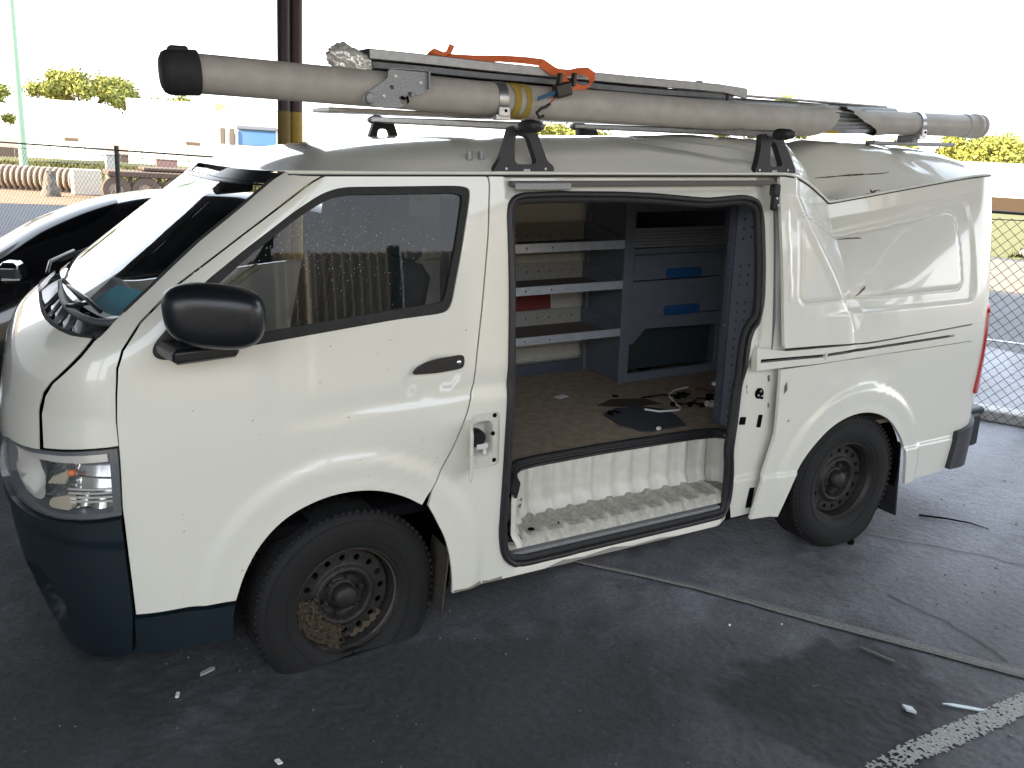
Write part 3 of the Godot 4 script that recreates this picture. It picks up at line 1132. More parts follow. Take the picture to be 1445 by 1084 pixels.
	# headlights: clear cover, dark housing, chrome bowl, bars, amber bulb
	for side in [1.0, -1.0]:
		var f: Callable = flank if side > 0 else far_flank
		var lens := pv([-.660, 1.018, -.753, 1.006, -.85, .99, -.907, .976, -.983, .964, -1.07, .925, -1.055, .80, -.985, .772, -.91, .768, -.82, .774, -.723, .791, -.669, .802])
		b = MB.new()
		panel(b, lens, [], f, 0.02, 0.012, side)
		var hl := part(van, "headlight", b, M.clear)
		b = MB.new()
		var rim := Geometry2D.offset_polygon(lens, -.014)[0]
		panel(b, lens, [rim], skin(f, -0.010, side), 0.03, 0.05, side)
		part(hl, "bezel", b, mat(lin(.10, .103, .108), .3, .2))
		# stepped mirror-bright housing behind the clear cover
		b = MB.new()
		var steps := func(q: Vector2) -> Vector3:
			var w := fposmod((q.y - .79) / .058, 1.0)
			var d := .052 + .022 * w + .012 * sin(q.x * 70.0) * ss(.86, .84, q.y)
			if q.x < -.80:
				d += .03 * ss(-.80, -.83, q.x) - .02 * fposmod((q.x + q.y * .6) / .022, 1.0)
			return f.call(q) - normal_of(f, q, side) * d
		panel(b, pv([-.675, 1.005, -.92, .97, -.92, .785, -.675, .81]), [], steps, 0.008, 0.0, side)
		part(hl, "housing", b, mat(lin(.55, .55, .54), .16, .85))
		b = MB.new()
		var bowl := func(q: Vector2) -> Vector3:
			var r := Vector2((q.x + .97) / .09, (q.y - .88) / .085).length()
			return f.call(q) - normal_of(f, q, side) * (.03 + .06 * (1.0 - clampf(r, 0, 1) ** 2))
		panel(b, soften(pv([-.885, .955, -.885, .785, -1.05, .79, -1.06, .92, -.98, .965]), .03, 2), [], bowl, 0.02, 0.0, side)
		part(hl, "reflector", b, M.reflector)
		b = MB.new()
		panel(b, pv([-.69, 1.0, -.86, .978, -.90, .968, -.90, .945, -.86, .953, -.69, .975]), [], skin(f, -0.014, side), 0.02, 0.004, side)
		part(hl, "upper_chrome_bar", b, M.reflector)
		for k in 4:
			var y := .838 + .0135 * k
			b = MB.new()
			panel(b, pv([-.688, y + .006, -.688, y + .0105, -.80, y + .0005, -.80, y - .004]), [], skin(f, -0.012, side), 0.03, 0.006, side)
			part(hl, "chrome_fin", b, M.reflector)
		for k in 4:
			var o := -.80 - .013 * k
			b = MB.new()
			panel(b, pv([o, .925 - .008 * k, o - .012, .93 - .01 * k, o - .035, .885 - .006 * k, o - .022, .88 - .004 * k]), [], skin(f, -0.03, side), 0.02, 0.008, side)
			part(hl, "indicator_reflector", b, mat(lin(.75, .66, .48), .2, .4))
		b = MB.new()
		panel(b, soften(pv([-.80, .80, -.87, .79, -.86, .825, -.80, .855]), .01, 1), [], skin(f, -0.02, side), 0.02, 0.02, side)
		part(hl, "lower_reflector", b, mat(lin(.75, .66, .48), .2, .4))
		b = MB.new()
		var at: Vector3 = f.call(Vector2(-.795, .925)) - normal_of(f, Vector2(-.795, .925), side) * .03
		b.lathe([Vector2(0, .014), Vector2(.009, .010), Vector2(.012, 0), Vector2(.009, -.010), Vector2(0, -.014)], Transform3D(Basis(Vector3(0, 0, 1), 1.4), at), 12)
		part(hl, "indicator_bulb", b, mat(lin(.75, .16, .01), .2))
		b = MB.new()
		panel(b, pv([-.662, 1.016, -.669, .802, -.690, .797, -.683, 1.012]), [], skin(f, -0.006, side), 0.03, 0.004, side)
		part(hl, "side_trim", b, mat(lin(.10, .105, .11), .4, .3))
	# grille and bumper
	b = MB.new()
	panel(b, whole_nose(pv([-1.08, .92, -1.065, .81, -1.1, .79, -1.13, .79])), [], skin(flank, -0.01), 0.03, 0.01)
	part(van, "grille", b, M.black_plastic)
	var bumper_f := func(q: Vector2) -> Vector3:
		var p := flank(q)
		var n := normal_of(flank, q, 1.0)
		var d := .008 - .02 * ss(.30, .20, q.y)
		var w := Vector2((q.x + .93) / .085, (q.y - .42) / .12).length()
		d -= .05 * ss(1.0, .72, w)
		d += .008 * ss(.70, .72, q.y)
		return p + n * d
	b = MB.new()
	panel(b, whole_nose(pv([-1.1, .775, -1.055, .785, -.985, .764, -.91, .760, -.82, .766, -.723, .783, -.671, .793, -.669, .66, -.663, .43, -.667, .296, -.70, .268, -.74, .245, -.80, .215, -.86, .195, -.95, .18, -1.05, .18])), [], bumper_f, 0.025, 0.03)
	part(van, "front_bumper", b, M.bumper)
	b = MB.new()
	panel(b, pv([-.658, .435, -.37, .424, -.377, .385, -.383, .301, -.655, .293]), [], flank, 0.03, 0.03, 1.0, 0.006)
	part(van, "side_skirt", b, M.bumper)

func van_glass_and_door_parts() -> void:
	var door: Node3D = M.door_node
	# window seal, glass with splashes
	var hole := window_hole()
	var inner := soften(pv([-.395, 1.325, -.1, 1.345, .239, 1.377, .41, 1.388, .425, 1.40, .475, 1.57, .517, 1.745, .512, 1.757, .49, 1.763, .085, 1.762, .02, 1.743, -.075, 1.69, -.245, 1.574, -.385, 1.46, -.45, 1.40, -.45, 1.33]), .02, 2)
	var b := MB.new()
	panel(b, hole, [inner], skin(flank, -0.008), 0.025, 0.02)
	part(door, "window_seal", b, M.rubber)
	b = MB.new()
	panel(b, inner, [], skin(flank, -0.018), 0.03, 0.0)
	part(door, "window_glass", b, M.glass)
	b = MB.new()
	var r := RandomNumberGenerator.new()
	r.seed = 5
	var f := skin(flank, -0.0165)
	for k in 420:
		var q := Vector2(-.05 + r.randfn(0, .16) + .08, 1.60 + r.randfn(0, .075))
		if k > 300:
			q = Vector2(r.randf_range(-.4, .4), r.randf_range(1.36, 1.75))
		if not Geometry2D.is_point_in_polygon(q, inner):
			continue
		var p: Vector3 = f.call(q)
		var n := normal_of(flank, q, 1.0)
		var s := r.randf_range(.0005, .0013)
		var u := Vector3(1, 0, 0) * s
		var w := n.cross(u).normalized() * s * r.randf_range(.7, 1.8)
		b.quad(p - u, p - w, p + u, p + w, n)
	part(door, "dried_splashes", b, mat(lin(.6, .6, .58), .8)).set_meta("kind", "stuff")
	# handle
	b = MB.new()
	panel(b, soften(pv([.286, 1.146, .30, 1.168, .339, 1.187, .40, 1.195, .474, 1.20, .488, 1.192, .486, 1.158, .472, 1.149, .38, 1.143]), .008, 2), [], skin(func(q: Vector2) -> Vector3: return shell(q.x, q.y), 0.004), 0.01, 0.016)
	var handle := part(door, "door_handle", b, M.black_plastic)
	b = MB.new()
	var lk := shell(.463, 1.174) + Vector3(0, 0, .003)
	b.lathe([Vector2(0, .008), Vector2(.007, .008), Vector2(.0095, .005), Vector2(.0095, 0)], Transform3D(Basis(Vector3(1, 0, 0), PI / 2), lk), 16)
	part(handle, "lock", b, M.chrome)
	# mirror: mount, arm, shell
	b = MB.new()
	panel(b, soften(pv([-.553, 1.318, -.541, 1.277, -.40, 1.28, -.33, 1.288, -.36, 1.39, -.41, 1.44, -.47, 1.405]), .02, 2), [], skin(flank, 0.006), 0.02, 0.02)
	var mm := part(door, "mirror_mount", b, M.black_plastic)
	b = MB.new()
	b.box(Vector3(-.43, 1.32, .90), Vector3(.20, .045, .16), .018, Basis(Vector3(0, 1, 0), .2))
	part(mm, "mirror_arm", b, M.black_plastic)
	b = MB.new()
	var c := Vector3(-.392, 1.436, 1.0)
	var basis := Basis(Vector3(0, 1, 0), -.30)
	var shape := func(u: float, w: float) -> Vector3:
		var th := u * TAU
		var ph := (w - .5) * PI
		var cx := cos(th) * pow(absf(cos(th)) + .0001, -.30) * pow(maxf(cos(ph), 0.0), .55)
		var cy := sin(th) * pow(absf(sin(th)) + .0001, -.32) * pow(maxf(cos(ph), 0.0), .55)
		var cz := sin(ph)
		var p := Vector3(cx * (.142 + .006 * cy), cy * .096 - .012 * cx, cz * .072)
		return c + basis * p
	var base := b.v.size()
	for j in 21:
		for i in 41:
			b.vert(shape.call(i / 40.0, j / 20.0), Vector3.ZERO)
	for j in 21:
		for i in 41:
			var u := i / 40.0
			var w := j / 20.0
			var d: Vector3 = shape.call(u, w) - c
			var p0: Vector3 = shape.call(u + .004, clampf(w, .02, .98)) - shape.call(u - .004, clampf(w, .02, .98))
			var p1: Vector3 = shape.call(u, minf(w + .01, .99)) - shape.call(u, maxf(w - .01, .01))
			var nn := p0.cross(p1).normalized()
			if j == 0 or j == 20:
				nn = basis * Vector3(0, 0, -1.0 if j == 0 else 1.0)
			b.n[base + j * 41 + i] = nn if nn.dot(d) > 0 else -nn
	for j in 20:
		for i in 40:
			var q := base + j * 41 + i
			b.face(q, q + 1, q + 42)
			b.face(q, q + 42, q + 41)
	part(mm, "mirror_shell", b, M.black_plastic)
	# fuel recess behind the open flap
	b = MB.new()
	var box_c := Vector3(.568, .866, .80)
	var fq := rrect(.508, .760, .628, .972, .02, 3)
	var rec := func(q: Vector2) -> Vector3:
		var p := flank(q)
		p.z -= .012 + .05 * ss(-.006, -.022, rbox(q, .515, .79, .612, .942, .03))
		return p
	panel(b, fq, [], rec, 0.008, 0.0)
	var fr := part(van, "fuel_recess", b, M.inner_paint)
	b = MB.new()
	b.lathe([Vector2(0, .05), Vector2(.030, .05), Vector2(.036, .04), Vector2(.036, 0)], Transform3D(Basis(Vector3(1, 0, 0), PI / 2), Vector3(.55, .865, .775)), 20)
	part(fr, "fuel_cap", b, M.black_plastic)
	b = MB.new()
	b.box(Vector3(.568, .835, .822), Vector3(.05, .022, .008), .003)
	b.box(Vector3(.578, .815, .822), Vector3(.016, .03, .008), .003)
	part(fr, "cap_hook", b, M.white)
	for q in [[.612, .955], [.605, .885], [.612, .778]]:
		b = MB.new()
		b.lathe([Vector2(0, .004), Vector2(.008, .003), Vector2(.009, 0)], Transform3D(Basis(Vector3(1, 0, 0), PI / 2), rec.call(Vector2(q[0], q[1]))), 10)
		part(fr, "rubber_buffer", b, M.dark)
	b = MB.new()
	var fl := Transform3D(Basis(Vector3(0, 1, 0), -1.95) * Basis(Vector3(0, 0, 1), -.10), Vector3(.500, .866, .852))
	b.prism(rrect(0, -.105, .125, .105, .02, 3), .005, fl, [], .001)
	b.prism(rrect(.012, -.093, .113, .093, .015, 3), -.006, fl.translated_local(Vector3(0, 0, -.0005)), [], .001)
	var flap := part(van, "fuel_flap", b, M.paint)
	b = MB.new()
	b.box(Vector3(.497, .866, .843), Vector3(.018, .11, .012), .003)
	part(flap, "flap_hinge", b, M.inner_paint)

func roof_point(x: float, z: float) -> Vector3:
	# height of the roof over (x, z), with the crash damage on the near side at the back
	var w := half_width(1.83) - .004
	var edge := shell_edge(z)
	var d := maxf(x - edge, 0.0)
	var rho := clampf(absf(z) / w, 0, 1)
	var rise := 0.145 * (1.0 - pow(rho, 4.2)) * (1.0 - exp(-d / 0.42))
	rise *= 1.0 - pow(clampf((x - 3.1) / maxf(TAIL_AT + .29 * pow(maxf(1.0 - pow(rho, 2.6), 0.0), .385) - 3.1, .05), 0, 1), 2.6)
	var y := 1.833 + rise
	var push := 0.0
	var hurt := ss(1.0, 2.0, x) * ss(-.75, .35, z) * ss(3.6, 3.0, x)
	var up := 0.0
	if hurt > 0.0:
		# folds fan out from the foot of the crease
		var q := Vector2(x - 2.45, z - .80)
		var ang := atan2(-q.y, -q.x)
		var r := q.length()
		var fold := absf(fposmod(ang * 4.6 + .2 + .2 * crumple.get_noise_2d(x * 16, z * 16), 1.0) - .5) * 2.0
		up += (fold - .5) * .022 * hurt * ss(.12, .5, r) * ss(1.7, .9, r) * ss(2.35, 2.1, x)
		up += crumple.get_noise_2d(x * 34.0, z * 30.0 + 300.0) * .014 * hurt
		# the valley that climbs inwards from the crease, a hump ahead of it, a standing ridge behind
		var xv := 2.58 - .11 * ss(.74, .45, z)
		var v := x - xv
		up -= .085 * pow(clampf(1.0 - absf(v) / (.13 if v < 0 else .22), 0, 1), 1.1) * ss(.02, .45, z)
		up += .030 * pow(clampf(1.0 - Vector2((x - 2.31) / .14, (z - .56) / .2).length(), 0, 1), .8)
		up += .020 * clampf(1.0 - absf(x - 2.80) / .30, 0, 1) * ss(.1, .5, z)
		push += .026 * ss(2.56, 2.72, x) * ss(3.08, 2.80, x) * ss(.55, .70, z)
		push -= .016 * clampf(1.0 - absf(x - 3.08 - (z - .66) * .8) / .06, 0, 1) * ss(.5, .66, z)
		push -= .05 * pow(clampf(1.0 - Vector2((x - 2.28) / .14, (z - .70) / .12).length(), 0, 1), .7)
	y += up * ss(w, w - .085, z)
	var p := Vector3(x, y, z)
	if x > 2.0 and z > 0.2:
		p.y -= sag(x) * ss(.50, .74, z)
		p.z -= dent(x, 1.82) * ss(-.2, .58, z) + push * ss(.737, .62, z)
	return p

# the point of the near roof edge above x that lies at height y
func roof_at_height(x: float, y: float) -> Vector3:
	var lo := .736
	var hi := .36
	for k in 24:
		var m := (lo + hi) * .5
		if roof_point(x, m).y < y:
			lo = m
		else:
			hi = m
	return roof_point(x, lo)

var edge_memo := {}
func shell_edge(z: float) -> float:
	var key := int(round(absf(z) * 200.0))
	if edge_memo.has(key):
		return edge_memo[key]
	var a := corner_depth(1.836)
	var p := corner_power(1.836)
	var w := half_width(1.836)
	var u := clampf(absf(z) / w, 0, 1)
	var x := nose_at(1.836) + a - a * pow(maxf(1.0 - pow(u, p), 0.0), 1.0 / p)
	edge_memo[key] = x
	return x

func van_roof() -> void:
	var b := MB.new()
	var w := half_width(1.83) - .004
	var xs := []
	var x := 0.0
	var nx := 250
	var nz := 130
	var fn := func(u: float, v: float) -> Vector3:
		var zz := sin((v - .5) * PI) * w
		var e := shell_edge(zz)
		var t := u * u * .35 + u * .65
		return roof_point(lerpf(e, TAIL_AT + .296 * pow(maxf(1.0 - pow(absf(zz) / (w + .004), 2.6), 0.0), 1.0 / 2.6), t), zz)
	b.sheet(fn, nx, nz, Vector3.UP)
	part(van, "roof", b, M.paint, "roof crushed and folded at the rear left")
	# gutter lip and its dark seam, both sides
	for side in [1.0, -1.0]:
		b = MB.new()
		var pts := []
		for k in 90:
			var xx := lerpf(-.12, 3.62, k / 89.0)
			var p := flank(Vector2(xx, 1.826)) if side > 0 else far_flank(Vector2(xx, 1.826))
			pts.append(p + Vector3(0, .006, .004 * side))
		b.tube(pts, .007, 6)
		var g := part(van, "gutter", b, M.paint)
		b = MB.new()
		var low := []
		for p in pts:
			low.append(p + Vector3(0, -.009, -.004 * side))
		b.tube(low, .005, 5)
		part(g, "gutter_seam", b, M.rubber)
	# torn paint along the crushed roof edge
	var crack_m := mottled(lin(.035, .02, .012), lin(.14, .09, .055), .08, .8)
	for s in [[2.60, 1.800, 2.66, 1.806, 2.74, 1.816, 2.80, 1.822, 2.88, 1.826, 2.95, 1.834], [2.72, 1.715, 2.76, 1.722, 2.79, 1.732, 2.82, 1.748, 2.85, 1.752], [2.795, 1.735, 2.80, 1.756], [2.54, 1.700, 2.58, 1.694, 2.64, 1.698, 2.70, 1.704]]:
		b = MB.new()
		var line := []
		var thick := []
		var m := int(s.size() / 2) - 1
		for k in m:
			for i in 7:
				var q := Vector2(s[k * 2], s[k * 2 + 1]).lerp(Vector2(s[k * 2 + 2], s[k * 2 + 3]), i / 7.0)
				line.append(roof_at_height(q.x, q.y) + Vector3(0, 0, .0005))
				thick.append(.0016 + .0042 * sin(PI * (k * 7.0 + i) / (m * 7.0)) * (.6 + crumple.get_noise_2d(q.x * 300, q.y * 300)))
		b.tube(line, thick, 5)
		part(van, "paint_crack", b, crack_m)
	for q in [[.635, 1.845], [.585, 1.845]]:
		b = MB.new()
		b.lathe([Vector2(0, .03), Vector2(.012, .03), Vector2(.012, 0)], Transform3D(Basis.IDENTITY, roof_point(q[0], .66)), 8)
		part(van, "roof_stud", b, M.galv)

func van_opening() -> void:
	# rubber seal round the side opening
	var ring := opening()
	var sunk: Callable = M.sunk
	var b := MB.new()
	var pts := []
	for i in ring.size():
		var q := ring[i]
		var e := ring[(i + 1) % ring.size()]
		var steps := int(ceil(q.distance_to(e) / .04))
		for k in steps:
			pts.append(sunk.call(q.lerp(e, float(k) / steps)) + Vector3(0, 0, .004))
	b.tube(pts, .0115, 8, false, true)
	var seal := part(van, "door_seal", b, M.rack)
	b = MB.new()
	var inset: PackedVector2Array = Geometry2D.offset_polygon(ring, -.017)[0]
	pts = []
	for i in inset.size():
		var q := inset[i]
		var e := inset[(i + 1) % inset.size()]
		var steps := int(ceil(q.distance_to(e) / .04))
		for k in steps:
			pts.append(sunk.call(q.lerp(e, float(k) / steps)) + Vector3(0, 0, -.016))
	b.tube(pts, .016, 8, false, true)
	part(seal, "inner_lip", b, M.rubber)
	# header channel above the opening
	b = MB.new()
	b.box(Vector3(1.35, 1.794, .742), Vector3(1.28, .02, .03), .003)
	part(van, "top_door_track", b, mat(lin(.10, .095, .09), .6))
	b = MB.new()
	b.box(Vector3(.84, 1.785, .757), Vector3(.24, .026, .012), .003)
	part(van, "track_cover", b, M.galv)
	b = MB.new()
	b.box(Vector3(1.99, 1.765, .765), Vector3(.035, .05, .04), .006)
	b.box(Vector3(2.0, 1.715, .76), Vector3(.036, .075, .03), .008)
	var br := part(van, "track_bracket", b, M.black_plastic)
	for q in [[1.993, 1.73], [2.005, 1.70]]:
		b = MB.new()
		b.lathe([Vector2(0, .005), Vector2(.006, .004), Vector2(.007, 0)], Transform3D(Basis(Vector3(1, 0, 0), PI / 2), Vector3(q[0], q[1], .776)), 8)
		part(br, "bolt", b, M.silver)
	# step well: ribbed tread, ribbed riser, nosing
	var nose_line := [[.70, .82], [.745, .755], [.775, .71], [.795, .65], [.82, .60], [.87, .56], [.96, .545], [1.3, .54], [1.70, .555], [1.84, .565], [1.93, .585], [2.03, .67]]
	var line := func(t: float) -> Vector2:
		var f := clampf(t, 0, .9999) * (nose_line.size() - 1)
		var i := int(f)
		return Vector2(nose_line[i][0], nose_line[i][1]).lerp(Vector2(nose_line[i + 1][0], nose_line[i + 1][1]), f - i)
	var tread_y := .385
	var rib := func(x: float) -> float:
		var p := fposmod((x - .80) / .105, 1.0)
		return ss(.05, .14, p) * ss(.42, .33, p)
	b = MB.new()
	b.sheet(func(u: float, v: float) -> Vector3:
		var x := lerpf(.64, 2.02, u)
		var z := lerpf(.48, .775, v)
		var r: float = rib.call(x + (z - .5) * .1)
		return Vector3(x, tread_y + .015 * r * ss(.95, .85, v) - .035 * ss(.93, 1.0, v), z), 200, 14, Vector3.UP)
	var tread := part(van, "step_tread", b, M.worn_paint)
	b = MB.new()
	b.sheet(func(u: float, v: float) -> Vector3:
		var q: Vector2 = line.call(u)
		var q2: Vector2 = line.call(u + .01)
		var out := Vector2(-(q2.y - q.y), q2.x - q.x).normalized()
		var bulge: float = .028 * ss(.25, 0.0, v) + .017 * rib.call(q.x) * ss(1.0, .85, v)
		return Vector3(q.x + out.x * bulge, lerpf(tread_y, .615, v), q.y + out.y * bulge), 220, 12, Vector3(0, 0, 1))
	part(van, "step_riser", b, M.inner_paint)
	for q in [[.69, .80], [.84, .755], [.985, .755], [1.90, .60]]:
		b = MB.new()
		b.lathe([Vector2(0, .0045), Vector2(.013, .003), Vector2(.015, 0)], Transform3D(Basis.IDENTITY, Vector3(q[0] + .02, tread_y + .0015, q[1] - .05)), 12)
		part(tread, "drain_plug", b, M.dark)
	# bottom channel in front of the tread
	b = MB.new()
	b.box(Vector3(1.25, .335, .775), Vector3(1.12, .026, .05), .004)
	part(van, "lower_door_track", b, M.galv)
	# nosing: grooved rubber
	for k in 5:
		b = MB.new()
		pts = []
		for i in 80:
			var q: Vector2 = line.call(i / 79.0)
			var q2: Vector2 = line.call(i / 79.0 + .01)
			var out := Vector2(-(q2.y - q.y), q2.x - q.x).normalized()
			var a := k / 4.0
			pts.append(Vector3(q.x + out.x * (.028 * a - .012), .632 - .026 * a * a, q.y + out.y * (.028 * a - .012)))
		b.tube(pts, .0078, 7)
		part(van, "step_nosing", b, M.rack)
	# front end of the step: crumpled plate, wiring
	b = MB.new()
	b.sheet(func(u: float, v: float) -> Vector3: return Vector3(.70 + .10 * u, .45 + .10 * v + crumple.get_noise_2d(u * 90, v * 90) * .03, .71 + .02 * v + crumple.get_noise_2d(u * 120 + 50, v * 80) * .03), 14, 10, Vector3(0, 0, 1))
	part(van, "step_end_plate", b, M.inner_paint)
	for k in 3:
		b = MB.new()
		b.tube([Vector3(.68 + .02 * k, .47, .76), Vector3(.70 + .03 * k, .42 - .01 * k, .80), Vector3(.74 + .01 * k, .40, .79), Vector3(.72, .395, .77 - .02 * k)], .009 - .002 * k, 7)
		part(van, "door_wiring", b, M.rubber)
	# bits on the rear door jamb
	var jamb := MB.new()
	var at := Vector3.ZERO
	at = sunk.call(Vector2(1.985, .865))
	jamb.lathe([Vector2(0, .010), Vector2(.022, .008), Vector2(.026, 0)], Transform3D(Basis(Vector3(1, 0, 0), PI / 2), at), 16)
	jamb.box(at + Vector3(-.012, .02, .008), Vector3(.012, .012, .012), .002)
	jamb.box(at + Vector3(.012, -.02, .008), Vector3(.012, .012, .012), .002)
	var con := part(van, "door_contact", jamb, M.dark)
	for o in [Vector3(0, .012, .010), Vector3(.01, -.012, .010), Vector3(-.012, -.006, .010)]:
		b = MB.new()
		b.lathe([Vector2(0, .004), Vector2(.005, .003), Vector2(.006, 0)], Transform3D(Basis(Vector3(1, 0, 0), PI / 2), at + o), 8)
		part(con, "contact_pin", b, M.silver)
	for q in [[1.90, .745, .018, .018], [2.005, .73, .012, .03], [2.0, .35, .016, .05]]:
		b = MB.new()
		at = sunk.call(Vector2(q[0], q[1]))
		b.box(at + Vector3(0, 0, .002), Vector3(q[2] * 2, q[3] * 2, .008), .003, Basis(Vector3(0, 0, 1), -.12))
		part(van, "jamb_plug", b, M.dark)
	for q in [[2.035, .93, .012, .03], [2.05, .80, .008, .02], [1.905, .905, .004, .02], [1.91, .88, .003, .015]]:
		b = MB.new()
		at = sunk.call(Vector2(q[0], q[1]))
		b.box(at + Vector3(0, 0, .001), Vector3(q[2], q[3], .003), .001, Basis(Vector3(0, 0, 1), .2))
		part(van, "scratch", b, mottled(lin(.08, .05, .03), lin(.3, .25, .2), .05, .8))

func wheel(flat: float) -> Array:
	# axle along z, outer face towards +z; returns [tyre, rim, hub pieces]
	var t := Transform3D(Basis(Vector3(1, 0, 0), PI / 2), Vector3.ZERO)
	var squash := func(p: Vector3) -> Vector3:
		if flat <= 0.0:
			return p
		var low := -.348 + flat
		var bulge := ss(low + .17, low, p.y) * clampf(absf(p.z) / .09, 0, 1) * signf(p.z)
		if p.y < low + .05:
			var k := ss(low + .05, low - .10, p.y)
			p.y = maxf(p.y, low + (1.0 - k) * 0.0)
		p.z += bulge * .034
		return p
	var tyre := MB.new()
	tyre.lathe([Vector2(.198, .070), Vector2(.206, .084), Vector2(.225, .093), Vector2(.268, .099), Vector2(.294, .098), Vector2(.317, .092), Vector2(.330, .085), Vector2(.340, .074), Vector2(.345, .060), Vector2(.348, .03), Vector2(.348, -.03), Vector2(.345, -.060), Vector2(.330, -.085), Vector2(.285, -.098), Vector2(.225, -.093), Vector2(.198, -.070)], t, 96, squash)
	for rr in [.312, .240]:
		var ring := []
		for k in 60:
			var a := TAU * k / 60.0
			ring.append(squash.call(Vector3(cos(a) * rr, sin(a) * rr, .0945 if rr > .28 else .0955)))
		tyre.tube(ring, .0022, 5, false, true)
	var tread := MB.new()
	for k in 76:
		for s in [-1, 1]:
			var a := TAU * (k + (.5 if s > 0 else 0.0)) / 76.0
			var p := Vector3(cos(a) * .343, sin(a) * .343, s * .066)
			if p.y < -.348 + flat + .04:
				continue
			tread.box(p, Vector3(.014, .014, .034), .002, Basis(Vector3(0, 0, 1), a))
	var rim := MB.new()
	# dished disc with a ring of round holes
	var dish := func(q: Vector2) -> Vector3:
		var r := q.length()
		var z := .030
		z += -.035 * ss(.175, .190, r)
		z += .018 * ss(.125, .108, r) * ss(.08, .098, r)
		z -= .022 * ss(.100, .085, r)
		z += .016 * ss(.060, .052, r)
		return Vector3(q.x, q.y, z)
	var holes := []
	for k in 16:
		var a := TAU * k / 16.0
		holes.append(disc(Vector2(cos(a), sin(a)) * .149, .0125, 9))
	panel(rim, disc(Vector2.ZERO, .192, 64), holes, dish, .008, .010)
	rim.lathe([Vector2(.185, -.01), Vector2(.186, .05), Vector2(.195, .068), Vector2(.206, .076), Vector2(.2085, .082), Vector2(.203, .084), Vector2(.198, .074), Vector2(.190, .064)], t, 64)
	rim.lathe([Vector2(.190, .064), Vector2(.184, .03), Vector2(.184, -.06)], t, 64)
	var bits := []
	for k in 6:
		var a := TAU * (k + .2) / 6.0
		var nut := MB.new()
		nut.lathe([Vector2(0, .026), Vector2(.008, .026), Vector2(.0105, .022), Vector2(.0115, 0)], Transform3D(Basis(Vector3(1, 0, 0), PI / 2), Vector3(cos(a) * .072, sin(a) * .072, .008)), 6)
		bits.append(["wheel_nut", nut])
	var hub := MB.new()
	hub.lathe([Vector2(0, .055), Vector2(.03, .052), Vector2(.042, .044), Vector2(.046, .02), Vector2(.046, 0)], t.translated(Vector3(0, 0, .014)), 24)
	bits.append(["hub_cap", hub])
	return [tyre, rim, bits, tread]

func add_wheel(called: String, at: Vector3, turn: float, flat: float, side: float, dirty: bool) -> void:
	var w := Node3D.new()
	w.name = called
	van.add_child(w, true)
	var spin := Basis(Vector3(0, 1, 0), turn + (PI if side < 0 else 0.0))
	w.transform = Transform3D(spin, at)
	var g := wheel(flat)
	part(w, "tyre", g[0], M.tyre, "flat collapsed tyre" if dirty else "")
	part(w, "tyre_tread", g[3], M.tyre).set_meta("kind", "stuff")
	part(w, "rim", g[1], M.rim)
	for x in g[2]:
		part(w, x[0], x[1], M.rim)
	if dirty:
		var r := RandomNumberGenerator.new()
		r.seed = 11
		# clod of dried mud and grass packed into the lower left of the rim
		var b := MB.new()
		b.sheet(func(u: float, v: float) -> Vector3:
			var a := deg_to_rad(lerpf(168, 258, u))
			var rr := lerpf(.108, .200, v)
			return Vector3(cos(a) * rr, sin(a) * rr, .046 + .018 * sin(v * PI) * sin(u * PI) + crumple.get_noise_2d(u * 160, v * 120) * .03 + .018 * v), 40, 24, Vector3(0, 0, 1))
		part(w, "mud_clod", b, mottled(lin(.025, .016, .010), lin(.11, .08, .052), .06, .95, 0.0, .03))
		b = MB.new()
		for k in 60:
			var a := deg_to_rad(r.randf_range(165, 262))
			var rr := r.randf_range(.10, .17)
			var p := Vector3(cos(a) * rr, sin(a) * rr, .085)
			var d := Vector3(r.randf_range(-1, 1), r.randf_range(-.7, 1), r.randf_range(.1, .8)) * .022
			b.tube([p, p + d * .6, p + d + Vector3(0, -.006, 0)], [.0011, .0009, .0003], 4, false)
		part(w, "grass_blades", b, mottled(lin(.05, .05, .02), lin(.20, .18, .09), .05, .9)).set_meta("kind", "stuff")
		# scraped, rusty lip
		b = MB.new()
		b.sheet(func(u: float, v: float) -> Vector3:
			var a := deg_to_rad(lerpf(-62, 82, u))
			var rr := lerpf(.1905, .2065, v)
			var z := lerpf(.0655, .0790, v) + .0008 + .001 * crumple.get_noise_2d(u * 300, v * 40)
			return Vector3(cos(a) * rr, sin(a) * rr, z), 60, 4, Vector3(0, 0, 1))
		part(w, "rusty_lip", b, M.rust_rim)
		b = MB.new()
		b.sheet(func(u: float, v: float) -> Vector3:
			var a := deg_to_rad(lerpf(-84, -36, u))
			var rr := lerpf(.160 + .010 * sin(u * 23.0), .184 - .006 * sin(u * 31.0 + 1.0), v)
			return Vector3(cos(a) * rr, sin(a) * rr, .0335 + .004 * crumple.get_noise_2d(u * 200, v * 90)), 30, 8, Vector3(0, 0, 1))
		part(w, "rust_patch", b, M.rust_rim)

